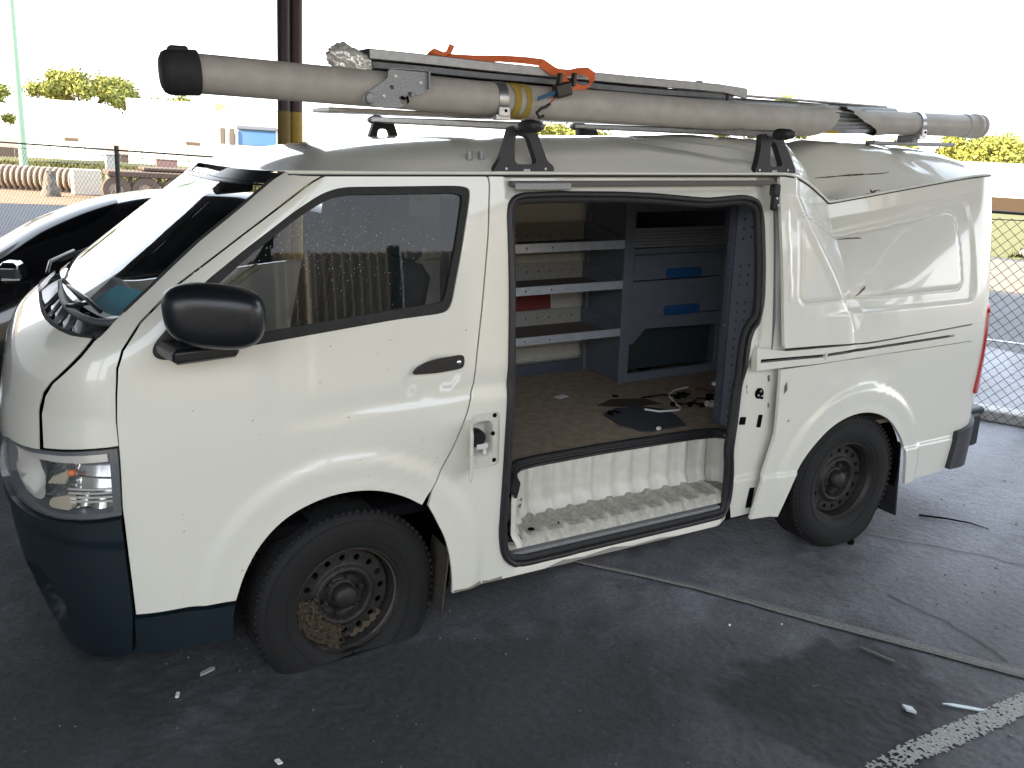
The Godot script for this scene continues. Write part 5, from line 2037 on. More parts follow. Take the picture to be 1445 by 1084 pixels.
	for q in [[.345, 2.152], [.30, 2.085], [.44, 2.135]]:
		b = MB.new()
		b.lathe([Vector2(0, .006), Vector2(.006, .005), Vector2(.0075, 0)], Transform3D(Basis(Vector3(1, 0, 0), PI / 2), Vector3(q[0], q[1], .558)), 10)
		part(t, "rivet", b, M.silver)
	b = MB.new()
	b.strap([Vector3(.362, 2.085, .566), Vector3(.375, 2.079, .567), Vector3(.385, 2.086, .567), Vector3(.389, 2.066, .567)], Vector3(.003, .004, 0), .003)
	part(t, "spring_clip", b, M.dark)
	b = MB.new()
	b.lathe([Vector2(0, .02), Vector2(.016, .018), Vector2(.02, .006), Vector2(.022, 0)], Transform3D(Basis(Vector3(1, 0, 0), PI / 2), Vector3(.25, 2.076, .553)), 14)
	part(t, "bolt_head", b, M.galv)
	# folded awning / tray covers on top of the pipe
	t = thing("aluminium_covers", "stack of long flat aluminium covers tied on top of the grey pipe", "metal covers", Vector3(1.2, 2.19, .32), van_place)
	var tilt := Basis(Vector3(0, 0, 1), -.0255)
	var o := Transform3D(tilt, Vector3(.30, 2.253, 0))
	for k in 3:
		b = MB.new()
		var y := -.030 * k - (.008 if k > 0 else 0.0)
		var z0 := .42 - .022 * k
		var len: float = [1.80, 1.72, 1.62][k]
		# cross section in (z, y): lip, sloping face, flat top, rear lip
		var sec := [Vector2(z0 - .004, y - .036 + .010 * k), Vector2(z0 + .010, y - .034 + .010 * k), Vector2(z0 + .006, y - .004), Vector2(z0 - .006, y), Vector2(z0 - .20, y + .004), Vector2(z0 - .40, y + .002), Vector2(z0 - .405, y - .03)]
		for i in sec.size() - 1:
			var a: Vector2 = sec[i]
			var c: Vector2 = sec[i + 1]
			var pts := []
			for e in 13:
				var f := e / 12.0
				var bend := -.004 * sin(f * PI) + crumple.get_noise_2d(f * 60, k * 50) * .004
				var droop := -.02 * ss(.93, 1.0, f) * (1.0 if k == 0 else 0.0)
				pts.append([o * Vector3(f * len + .02 * k, a.y + bend + droop, a.x), o * Vector3(f * len + .02 * k, c.y + bend + droop * .4, c.x)])
			for e in 12:
				b.quad(pts[e][0], pts[e + 1][0], pts[e + 1][1], pts[e][1])
		var m2 := M.alu.duplicate() as StandardMaterial3D
		part(t, "cover", b, M.alu if k != 1 else mottled(lin(.16, .165, .17), lin(.24, .245, .25), .5, .45, .5, .02, 4, 62))
	b = MB.new()
	b.box(o * Vector3(1.70, -.05, .41), Vector3(.012, .035, .012), .003)
	b.box(o * Vector3(1.62, .012, .30), Vector3(.03, .008, .02), .003)
	part(t, "end_catch", b, M.rack)
	# crumpled bright foil at the front end
	b = MB.new()
	b.sheet(func(u: float, v: float) -> Vector3:
		var a := u * TAU
		var p := (v - .5) * PI
		var n := crumple.get_noise_3d(cos(a) * 60 * cos(p), sin(p) * 60, sin(a) * 60 * cos(p))
		var r := 1.0 + n * .28
		return Vector3(.232, 2.206, .40) + Vector3(cos(a) * cos(p) * .080 * r, sin(p) * .050 * r - .012 * cos(a), sin(a) * cos(p) * .055 * r), 40, 24, Vector3.UP)
	for k in b.v.size():
		if b.n[k].dot(b.v[k] - Vector3(.232, 2.206, .40)) < 0:
			b.n[k] = -b.n[k]
	b.idx = fix_winding(b)
	single("crumpled_foil", "crumpled shiny silver end of the covers at the front of the stack", "foil", b, M.reflector, Vector3(.232, 2.16, .40), van_place)
	# flat plank and a thin strip beside the pipe
	b = MB.new()
	b.box(Vector3(1.60, 2.034, .30), Vector3(2.9, .016, .22), .004, Basis(Vector3(0, 0, 1), -.004))
	single("aluminium_plank", "flat aluminium plank lying on the roof racks under the pipe", "plank", b, M.alu, Vector3(1.5, 2.01, .30), van_place)
	b = MB.new()
	b.box(Vector3(2.55, 2.178, .20), Vector3(1.55, .010, .05), .003, Basis(Vector3(0, 0, 1), -.012) * Basis(Vector3(0, 1, 0), .03))
	single("metal_strip", "thin metal strip lying behind the broken rear of the pipe", "strip", b, M.alu, Vector3(2.55, 2.15, .22), van_place)
	b = MB.new()
	b.box(Vector3(2.2, 2.105, .12), Vector3(2.4, .13, .22), .02, Basis(Vector3(0, 0, 1), -.006))
	single("cable_tray", "long grey cable tray lying behind the pipe on the roof racks", "tray", b, M.galv, Vector3(2.2, 2.04, .12), van_place)
	# orange strap with ratchet
	t = thing("orange_strap", "orange ratchet strap looped over the aluminium covers", "strap", Vector3(1.0, 2.1, .5), van_place)
	b = MB.new()
	b.strap([Vector3(.66, 2.278, .10), Vector3(.74, 2.268, .15), Vector3(.80, 2.262, .22), Vector3(.90, 2.262, .30), Vector3(.96, 2.254, .38), Vector3(1.00, 2.245, .437), Vector3(1.05, 2.215, .452), Vector3(1.09, 2.205, .462), Vector3(1.14, 2.218, .468), Vector3(1.19, 2.222, .47), Vector3(1.222, 2.205, .472), Vector3(1.222, 2.178, .474), Vector3(1.20, 2.160, .48), Vector3(1.16, 2.150, .49), Vector3(1.12, 2.152, .51), Vector3(1.09, 2.165, .53)], Vector3(.006, .012, .010), .0012)
	part(t, "webbing", b, M.orange)
	b = MB.new()
	b.strap([Vector3(1.055, 2.215, .50), Vector3(1.055, 2.165, .54)], Vector3(.017, 0, 0), .002)
	part(t, "webbing", b, M.orange)
	b = MB.new()
	b.strap([Vector3(.70, 2.272, .16), Vector3(.73, 2.285, .16), Vector3(.745, 2.315, .16)], Vector3(.010, -.004, .004), .0015)
	b.strap([Vector3(.70, 2.278, .16), Vector3(.66, 2.292, .15)], Vector3(.008, .006, .004), .0015)
	part(t, "loose_tail", b, M.orange)
	b = MB.new()
	b.box(Vector3(1.03, 2.138, .560), Vector3(.075, .052, .04), .008, Basis(Vector3(0, 0, 1), .25))
	b.box(Vector3(1.018, 2.175, .555), Vector3(.014, .05, .03), .004, Basis(Vector3(0, 0, 1), -.15))
	b.box(Vector3(1.082, 2.178, .555), Vector3(.014, .05, .03), .004, Basis(Vector3(0, 0, 1), -.15))
	part(t, "ratchet", b, M.black_plastic)
	b = MB.new()
	b.strap([Vector3(.99, 2.125, .57), Vector3(.95, 2.114, .575), Vector3(.912, 2.100, .575)], Vector3(.002, .008, 0), .0015)
	part(t, "blue_tail", b, mat(lin(.02, .09, .16), .7))
	b = MB.new()
	b.strap([Vector3(1.0, 2.112, .565), Vector3(.972, 2.085, .562)], Vector3(.006, .004, 0), .002)
	part(t, "short_webbing", b, mat(lin(.45, .03, .03), .7))
	b = MB.new()
	b.tube([Vector3(.975, 2.085, .562), Vector3(.955, 2.072, .562), Vector3(.935, 2.066, .562), Vector3(.92, 2.05, .556), Vector3(.935, 2.034, .55), Vector3(.955, 2.04, .55)], .006, 7)
	part(t, "hook", b, M.rack)

func fix_winding(b: MB) -> PackedInt32Array:
	var o := PackedInt32Array()
	for k in range(0, b.idx.size(), 3):
		var i := b.idx[k]
		var j := b.idx[k + 1]
		var l := b.idx[k + 2]
		var g := (b.v[l] - b.v[i]).cross(b.v[j] - b.v[i])
		if g.dot(b.n[i] + b.n[j] + b.n[l]) < 0:
			o.append_array(PackedInt32Array([i, l, j]))
		else:
			o.append_array(PackedInt32Array([i, j, l]))
	return o

func build_car() -> void:
	# black hatchback parked beyond the van, nose to the left
	var base := Vector3(-.2, 0, -3.45)
	var t := thing("black_car", "glossy black hatchback parked behind the van's bonnet, its wing mirror towards the camera", "car", base)
	var black := mat(lin(.008, .009, .011), .12)
	black.clearcoat_enabled = true
	black.clearcoat = 1.0
	black.clearcoat_roughness = .02
	var top := [[-2.35, .62], [-2.2, .74], [-1.9, .84], [-1.35, .94], [-1.18, 1.00], [-.85, 1.20], [-.45, 1.36], [-.1, 1.43], [.35, 1.45], [.9, 1.42], [1.3, 1.34], [1.6, 1.20], [1.8, 1.0], [1.9, .8]]
	var car := func(q: Vector2) -> Vector3:
		var h := hermite(top, q.x)
		var s := pow(maxf(sin(q.y), 0.0), .62)
		var c := signf(cos(q.y)) * pow(absf(cos(q.y)), .5)
		var y := .22 + (h - .22) * s
		var w := .87 * (1.0 - .25 * ss(.92, 1.5, y)) * (1.0 - .22 * ss(-1.7, -2.36, q.x)) * (1.0 - .15 * ss(1.5, 1.92, q.x))
		w -= .02 * ss(.55, .2, y)
		return Vector3(q.x, y, -3.45 + c * w)
	var b := MB.new()
	b.sheet(func(u: float, v: float) -> Vector3: return car.call(Vector2(lerpf(-2.35, 1.9, u), lerpf(0.0, PI, v))), 80, 60, Vector3.UP)
	for k in b.v.size():
		if b.n[k].dot(b.v[k] - Vector3(b.v[k].x * .7, .6, -3.45)) < 0:
			b.n[k] = -b.n[k]
	b.idx = fix_winding(b)
	part(t, "car_body", b, black)
	var wg := mat(lin(.004, .005, .006), .08)
	wg.metallic_specular = .25
	for s in [1.0, -1.0]:
		for w in [[-.98, .50, -.42, .86, -.05, .98, .38, 1.0, .38, .47, -.2, .47], [.46, .47, .46, 1.0, .95, .98, 1.38, .70, 1.42, .52]]:
			var poly := soften(pv(w), .05, 2)
			if s < 0:
				for k in poly.size():
					poly[k].y = PI - poly[k].y
			b = MB.new()
			panel(b, poly, [], car, .05, .004, 1.0, .003)
			part(t, "side_window", b, wg)
	b = MB.new()
	panel(b, soften(pv([-1.20, 1.05, -.55, 1.0, -.36, 1.25, -.36, PI - 1.25, -.55, PI - 1.0, -1.20, PI - 1.05]), .06, 2), [], car, .05, .004, 1.0, .003)
	part(t, "windscreen", b, wg)
	b = MB.new()
	b.box(Vector3(-1.02, .96, -2.52), Vector3(.14, .13, .20), .05, Basis(Vector3(0, 1, 0), -.3))
	var wm := part(t, "wing_mirror", b, black)
	b = MB.new()
	b.box(Vector3(-1.03, .925, -2.44), Vector3(.10, .014, .06), .005)
	part(wm, "mirror_trim", b, M.chrome)
	for x in [-1.45, 1.15]:
		for z in [-2.66, -4.24]:
			var m := Transform3D(Basis(Vector3(1, 0, 0), PI / 2), Vector3(x, .31, z))
			b = MB.new()
			b.lathe([Vector2(.20, .10), Vector2(.29, .10), Vector2(.31, .07), Vector2(.31, -.07), Vector2(.29, -.10), Vector2(.20, -.10)], m, 40)
			var w := part(t, "wheel", b, M.tyre)
			b = MB.new()
			b.lathe([Vector2(0, .06), Vector2(.18, .07), Vector2(.20, .09), Vector2(.20, -.09)], m, 32)
			part(w, "rim", b, M.silver)

func build_fence() -> void:
	var a := Vector3(-2.9, 0, -14.63)
	var d := Vector3(.517, 0, .856)
	var t := thing("chain_link_fence", "dark chain link fence running along the street beyond the van", "fence", Vector3(1.4, 0, -7.5))
	var length := 21.0
	var pipe := mottled(lin(.02, .018, .017), lin(.05, .042, .036), .4, .6, .2, .03)
	var b := MB.new()
	b.tube([a + Vector3(0, 1.64, 0), a + d * length + Vector3(0, 1.64, 0)], .012, 8)
	part(t, "top_rail", b, pipe)
	b = MB.new()
	var pts := []
	for k in 60:
		pts.append(a + d * (length * k / 59.0) + Vector3(0, 1.57 + .025 * sin(k * .9) * sin(k * .37), 0))
	b.tube(pts, .004, 5)
	part(t, "tension_wire", b, pipe)
	for s in [5.95, 9.0, 12.0, 14.8, 20.4]:
		b = MB.new()
		var p: Vector3 = a + d * s
		b.tube([p, p + Vector3(0, 1.70, 0)], .030, 10)
		part(t, "fence_post", b, pipe)
	# the wire mesh: every wire a zigzag
	b = MB.new()
	var pitch := .082
	var n := int(length / pitch)
	var rows := int(1.63 / (pitch * .5))
	var side := Vector3(-d.z, 0, d.x)
	for k in n:
		for h in 2:
			var prev := Vector3.ZERO
			for j in rows + 1:
				var o := (j % 2) * pitch * .5
				var p := a + d * (k * pitch + (o if h == 0 else pitch - (j % 2) * pitch * .5)) + Vector3(0, j * pitch * .5, 0) + side * (.002 * h)
				if j > 0:
					var e := (p - prev).normalized()
					var s1 := e.cross(side).normalized() * .0021
					var s2 := side * .0021
					for w in [[s1, s2], [s2, -s1], [-s1, -s2], [-s2, s1]]:
						b.quad(prev + w[0], p + w[0], p + w[1], prev + w[1], w[0] + w[1])
				prev = p
	part(t, "wire_mesh", b, mat(lin(.06, .05, .042), .6, .3)).set_meta("kind", "stuff")

func foliage(b: MB, c: Vector3, r: Vector3, count: int, size: float, r_: RandomNumberGenerator) -> void:
	for k in count:
		var d := Vector3(r_.randfn(), r_.randfn(), r_.randfn()).normalized() * (.25 + .5 * absf(r_.randfn()))
		var p := c + d * r
		var n := (d + Vector3(r_.randfn(), r_.randfn(), r_.randfn()) * .6).normalized()
		var u := n.cross(Vector3(r_.randfn(), 1, r_.randfn())).normalized() * size * r_.randf_range(.5, 1.2)
		var w := n.cross(u) * r_.randf_range(.4, .8)
		b.quad(p - u, p - w, p + u, p + w, n)

func tree(called: String, label: String, at: Vector3, h: float, spread: float, trunk_h: float, m: Material, leaves: int, size: float, sd: int, flat := .55) -> void:
	var r := RandomNumberGenerator.new()
	r.seed = sd
	var t := thing(called, label, "tree", at, UPRIGHT, "trees beyond the street")
	var b := MB.new()
	var wood := []
	b.tube([at, at + Vector3(.1, trunk_h * .5, 0), at + Vector3(0, trunk_h, .1)], [spread * .07, spread * .055, spread * .05], 9)
	for k in 6:
		var a := TAU * k / 6.0 + r.randf()
		var e := at + Vector3(cos(a) * spread * .55, lerpf(trunk_h, h, .55 + .2 * r.randf()), sin(a) * spread * .55)
		var s := at + Vector3(0, trunk_h * .9, 0)
		b.tube([s, s.lerp(e, .5) + Vector3(0, .3, 0), e], [spread * .035, spread * .022, spread * .008], 6)
	part(t, "trunk", b, mottled(lin(.05, .04, .03), lin(.12, .10, .08), 1.0, .95))
	b = MB.new()
	var clumps := 34
	for k in clumps:
		var a := r.randf() * TAU
		var q := sqrt(r.randf())
		var up := sqrt(maxf(0.0, 1.0 - q * q))
		var mid := lerpf(trunk_h, h, .35)
		var c := at + Vector3(cos(a) * q * spread * .88, mid + (h - mid) * .86 * up * r.randf_range(.45, 1.0) - (h - trunk_h) * .12 * r.randf(), sin(a) * q * spread * .88)
		var s := spread * r.randf_range(.16, .27)
		foliage(b, c, Vector3(s, s * .75, s), leaves / clumps, size, r)
	part(t, "crown", b, m)

func build_background() -> void:
	var r := RandomNumberGenerator.new()
	r.seed = 17
	# dirt yard and grass beyond the street
	var dirt := mottled(lin(.15, .092, .055), lin(.23, .155, .10), 3.0, .95, 0, .02, 5, 71, true)
	var b := MB.new()
	b.quad(Vector3(-60, .0, -33), Vector3(60, .0, -33), Vector3(60, .0, -22.8), Vector3(-60, .0, -22.8), Vector3.UP)
	structure("dirt_yard", b, dirt)
	var grass_m := mottled(lin(.05, .066, .010), lin(.125, .13, .030), 4.0, .95, 0, .03, 6, 72, true)
	b = MB.new()
	b.quad(Vector3(-80, .004, -75), Vector3(15, .004, -75), Vector3(15, .004, -31), Vector3(-80, .004, -31.5), Vector3.UP)
	b.quad(Vector3(15, .004, -75), Vector3(90, .004, -45), Vector3(90, .004, 10), Vector3(23.5, .004, -10.0), Vector3.UP)
	structure("grass_verge", b, grass_m)
	b = MB.new()
	for k in 26000:
		var p := Vector3(r.randf_range(-8, 14), .0, r.randf_range(-62, -31.2))
		if k > 17000:
			var s := r.randf()
			p = Vector3(24.5 + 26 * s + r.randf_range(-1, 3), 0, -11.5 - 10 * s + r.randf_range(-3, 7) * s)
		var h := r.randf_range(.06, .22)
		var w := Vector3(r.randfn(), 0, r.randfn()).normalized() * .03
		var l := Vector3(r.randfn() * .06, h, r.randfn() * .06)
		b.tri(p - w, p + w, p + l, Vector3(w.z, .5, -w.x).normalized())
	var gm := MeshInstance3D.new()
	gm.name = "grass"
	gm.mesh = b.mesh()
	gm.material_override = grass_m
	add_child(gm)
	tag(gm, "sunlit yellow green grass beyond the street", "grass")
	gm.set_meta("kind", "stuff")
	# kerb along the fence, markings on the street
	var conc := mottled(lin(.30, .29, .28), lin(.48, .47, .45), 1.0, .85, 0, .03, 5, 73)
	var d := Vector3(.517, 0, .856)
	var side := Vector3(.856, 0, -.517)
	b = MB.new()
	b.box(Vector3(5.85, .05, -.40), Vector3(.22, .10, 16), .02, Basis(Vector3(0, 1, 0), atan2(d.x, d.z)))
	structure("kerb", b, conc)
	b = MB.new()
	for o in [4.55, 3.65]:
		var c: Vector3 = Vector3(5.7, .003, -.4) + side * o
		b.quad(c - d * 9 - side * .05, c + d * 9 - side * .05, c + d * 9 + side * .05, c - d * 9 + side * .05, Vector3.UP)
	structure("street_line", b, mat(lin(.5, .5, .49), .8))
	b = MB.new()
	var fc := Vector3(18.7, .002, -8.5)
	b.quad(fc - d * 22 - side * 4.4, fc + d * 22 - side * 4.4, fc + d * 22 + side * 4.4, fc - d * 22 + side * 4.4, Vector3.UP)
	structure("sunlit_street_strip", b, mottled(lin(.12, .10, .08), lin(.17, .145, .12), 2.0, .9))  # pale quad: sunlight on this stretch of street put into the colour
	# ribbed drain pipe on the ground
	var t := thing("drain_pipe", "long ribbed brown drain pipe lying beside the grass", "pipe", Vector3(-1.2, 0, -29.4))
	var pa := Vector3(-5.0, .40, -31.6)
	var pb := Vector3(.45, .40, -28.9)
	b = MB.new()
	b.tube([pa, pb], .33, 20)
	part(t, "pipe_wall", b, mottled(lin(.09, .055, .035), lin(.16, .10, .07), .8, .8))
	for k in 34:
		var ring := []
		var c := pa.lerp(pb, k / 33.0)
		var ax := (pb - pa).normalized()
		for i in 20:
			ring.append(c + (Vector3.UP * cos(TAU * i / 20.0) + ax.cross(Vector3.UP) * sin(TAU * i / 20.0)) * .35)
		b = MB.new()
		b.tube(ring, .042, 6, false, true)
		part(t, "pipe_rib", b, mottled(lin(.30, .24, .19), lin(.45, .38, .31), .8, .8))
	b = MB.new()
	b.box(Vector3(.75, .40, -27.8), Vector3(.84, .80, .5), .03, Basis(Vector3(0, 1, 0), .1))
	single("barrier_block", "pale concrete block at the end of the drain pipe", "block", b, mottled(lin(.45, .42, .36), lin(.58, .55, .48), 1.0, .85), Vector3(.85, 0, -27.8))
	b = MB.new()
	b.sheet(func(u: float, v: float) -> Vector3:
		var a := u * TAU
		return Vector3(-.30 + cos(a) * (.27 - .16 * v), .74 * v, -26.6 + sin(a) * (.27 - .16 * v)) + Vector3(1, .5, 1) * crumple.get_noise_3d(cos(a) * 40, v * 60, sin(a) * 40) * .09, 24, 10, Vector3(0, .3, 1))
	b.box(Vector3(-.30, .73, -26.6), Vector3(.20, .05, .2), .02)
	single("concrete_stump", "rough grey concrete stump in front of the drain pipe", "stump", b, mottled(lin(.10, .09, .085), lin(.2, .185, .175), .4, .9), Vector3(-.3, 0, -26.6))
	# trailer bogie
	t = thing("flatbed_trailer", "rusty flatbed trailer with two visible wheels behind the fence", "trailer", Vector3(2.4, 0, -24.8))
	var rust := mottled(lin(.06, .04, .03), lin(.14, .095, .07), .8, .8)
	b = MB.new()
	b.box(Vector3(4.2, .83, -24.9), Vector3(6.2, .16, 1.9), .03)
	b.box(Vector3(4.4, .98, -25.2), Vector3(4.6, .10, 1.4), .03)
	part(t, "chassis", b, rust)
	for x in [1.32, 2.10, 2.9]:
		var m := Transform3D(Basis(Vector3(1, 0, 0), PI / 2), Vector3(x, .39, -24.1))
		b = MB.new()
		b.lathe([Vector2(.20, .10), Vector2(.36, .11), Vector2(.39, .07), Vector2(.39, -.12), Vector2(.2, -.12)], m, 32)
		var w := part(t, "wheel", b, mottled(lin(.09, .06, .045), lin(.16, .12, .095), .5, .9))
		b = MB.new()
		b.lathe([Vector2(0, .10), Vector2(.08, .10), Vector2(.09, .05), Vector2(.19, .04), Vector2(.20, .09), Vector2(.205, -.1)], m, 24)
		part(w, "rim", b, mottled(lin(.25, .19, .15), lin(.4, .32, .26), .5, .8))
		b = MB.new()
		b.box(Vector3(x + .38, .66, -24.15), Vector3(.10, .28, .1), .02)
		part(t, "spring_hanger", b, rust)
	# white trailers and a truck beyond the grass, blown out by the sun
	var white := mottled(lin(.72, .72, .71), lin(.8, .8, .79), 4.0, .6)
	var spec := [[Vector3(1.55, 2.15, -64.5), Vector3(4.4, 3.8, 2.6), "white box trailer left of the gap where the tree shows"], [Vector3(8.4, 2.35, -61.2), Vector3(6.0, 4.2, 2.6), "long white box trailer right of the gap, behind the pipe's black cap"], [Vector3(22.5, 2.3, -56.0), Vector3(14.0, 3.4, 2.6), "white box trailer behind the steel posts"]]
	for s in spec:
		t = thing("box_trailer", s[2], "trailer", s[0] * Vector3(1, 0, 1), UPRIGHT, "white trailers beyond the grass")
		b = MB.new()
		b.box(s[0], s[1], .05, Basis(Vector3(0, 1, 0), -.4))
		part(t, "box", b, white)
		for w in [-.36, -.12, .14, .38]:
			b = MB.new()
			b.box(s[0] + Basis(Vector3(0, 1, 0), -.4) * Vector3(w * s[1].x, .1, 1.31), Vector3(.05, s[1].y * .9, .04), .01, Basis(Vector3(0, 1, 0), -.4))
			part(t, "side_post", b, conc)
		b = MB.new()
		b.box(s[0] + Basis(Vector3(0, 1, 0), -.4) * Vector3(.2 * s[1].x, -.55, 1.33), Vector3(.9, .22, .03), .01, Basis(Vector3(0, 1, 0), -.4))
		part(t, "marker_plate", b, rust)
	t = thing("white_truck", "white truck cab with a blue windscreen left of the steel posts", "truck", Vector3(10.3, 0, -47.2))
	var tb := Basis(Vector3(0, 1, 0), -.45)
	b = MB.new()
	var cab := func(p: Vector3) -> Vector3: return Vector3(10.4, 0, -47.2) + tb * p
	b.box(cab.call(Vector3(0, 2.0, 0)), Vector3(3.6, 3.4, 2.4), .25, tb)
	b.box(cab.call(Vector3(-.3, 3.75, -.2)), Vector3(2.6, .6, 2.0), .2, tb)
	part(t, "cab", b, white)
	b = MB.new()
	b.box(cab.call(Vector3(.35, 2.36, 1.22)), Vector3(2.0, .95, .06), .02, tb)
	var ws := part(t, "windscreen", b, mat(lin(.07, .16, .33), .15))
	b = MB.new()
	b.box(cab.call(Vector3(.35, 2.80, 1.30)), Vector3(2.15, .22, .16), .05, tb)
	part(ws, "sun_shade", b, mat(lin(.12, .14, .18), .4))
	for x in [-.95, -1.45]:
		b = MB.new()
		b.box(cab.call(Vector3(x, 2.30, 1.36)), Vector3(.28, .85, .12), .05, tb)
		part(t, "mirror", b, mat(lin(.10, .085, .075), .5))
	b = MB.new()
	b.box(cab.call(Vector3(-1.65, 3.75, .9)), Vector3(.55, .42, .04), .02, tb)
	part(t, "roof_window", b, mat(lin(.28, .20, .14), .5))
	# lamp post, small things on the verge
	b = MB.new()
	b.tube([Vector3(-1.0, 0, -48), Vector3(-1.0, 13, -48)], [.20, .09], 12)
	single("lamp_post", "tall pale green lamp post at the left edge", "lamp post", b, mottled(lin(.20, .34, .24), lin(.28, .42, .31), 1.0, .6), Vector3(-1, 0, -48))
	b = MB.new()
	b.box(Vector3(3.7, .85, -31.8), Vector3(.75, .65, .04), .02)
	b.tube([Vector3(3.7, 0, -31.85), Vector3(3.7, .8, -31.85)], .04, 8)
	single("faded_sign", "small faded reddish sign on a stake in the grass", "sign", b, mottled(lin(.26, .14, .12), lin(.36, .22, .19), .6, .8), Vector3(3.7, 0, -31.8))
	b = MB.new()
	b.box(Vector3(2.3, .6, -38.0), Vector3(.5, 1.2, .4), .06)
	single("utility_box", "pale grey utility box standing in the grass left of the fence post", "box", b, conc, Vector3(2.3, 0, -38))
	# low timber edging beyond the grass
	b = MB.new()
	for k in 40:
		var x := -16.0 + 1.25 * k
		b.box(Vector3(x, .32, -76.0 + .04 * k), Vector3(1.22, .64 + .06 * (k % 3), .2), .04)
	single("timber_edging", "low brown timber edging along the far side of the grass", "edging", b, mottled(lin(.12, .08, .065), lin(.22, .16, .13), 1.0, .9), Vector3(5, 0, -75))
	t = thing("street_wall", "long low brown wall beyond the street at the right edge", "wall", Vector3(79, 0, -44))
	b = MB.new()
	b.box(Vector3(79, .7, -44), Vector3(1.0, 1.4, 90), .05, Basis(Vector3(0, 1, 0), .55))
	part(t, "wall_face", b, mottled(lin(.018, .012, .007), lin(.06, .038, .022), 1.5, .9, 0, .06))
	# white building with wire screens and leafy trees, right
	t = thing("white_shed", "white sheet metal shed beyond the street, behind a wire screen", "shed", Vector3(92.5, 0, -51.7))
	b = MB.new()
	b.box(Vector3(92.5, 2.4, -51.7), Vector3(5, 4.8, 75), .1, Basis(Vector3(0, 1, 0), .55))
	part(t, "wall", b, white)
	b = MB.new()
	b.box(Vector3(86.0, 3.0, -50.0), Vector3(.25, 6.0, .25), .02)
	part(t, "screen_post", b, white)
	# trees
	var leaf := mottled(lin(.13, .15, .018), lin(.26, .28, .055), 1.5, .8, 0, .05, 4, 81)
	leaf.backlight_enabled = true
	leaf.backlight = Color(.25, .25, .08)
	tree("spreading_tree", "broad leafy tree standing behind the white trailers at the left", Vector3(4.4, 0, -90), 8.7, 4.8, 3.2, leaf, 24000, .18, 1)
	tree("leafy_tree", "yellow green tree cut off by the left edge", Vector3(-4.0, 0, -70), 6.2, 3.0, 1.2, leaf, 14000, .15, 2)
	tree("leafy_tree", "tree top showing under the pipe's black cap", Vector3(13.4, 0, -98), 6.9, 4.0, 2.5, leaf, 9000, .17, 3)
	tree("leafy_tree", "bright green tree top showing above the pipe at the right of the van's roof", Vector3(101.8, 0, -104.1), 15.6, 8.0, 3.5, leaf, 22000, .26, 4)
	tree("leafy_tree", "tree low behind the van's rear roof", Vector3(68.1, 0, -106.0), 8.2, 8.5, 1.0, leaf, 14000, .28, 5)
	tree("leafy_tree", "yellow green tree filling the right edge behind the white shed", Vector3(106.5, 0, -67.0), 10.4, 8.4, 1.0, leaf, 24000, .26, 6)
	tree("leafy_tree", "smaller yellow green tree just beyond the end of the pipe", Vector3(103.6, 0, -81.6), 9.2, 6.2, 1.0, leaf, 16000, .26, 7)
	tree("leafy_tree", "tree behind the yellow green tree at the right edge", Vector3(124.2, 0, -59.2), 11.0, 10.0, 1.0, leaf, 16000, .3, 8)
	# a boulder in the grass and low weeds behind the right fence
	b = MB.new()
	b.sheet(func(u: float, v: float) -> Vector3:
		var a := u * TAU
		var s := sin(v * PI * .5)
		return Vector3(24.9 + cos(a) * .6 * s, .32 * cos(v * PI * .5), -11.5 + sin(a) * .5 * s) + Vector3.ONE * crumple.get_noise_3d(cos(a) * 30 * s, v * 30, sin(a) * 30) * .2, 22, 10, Vector3.UP)
	single("boulder", "grey boulder in the grass beyond the street", "boulder", b, mottled(lin(.12, .11, .10), lin(.2, .19, .18), .8, .9), Vector3(24.9, 0, -11.5))

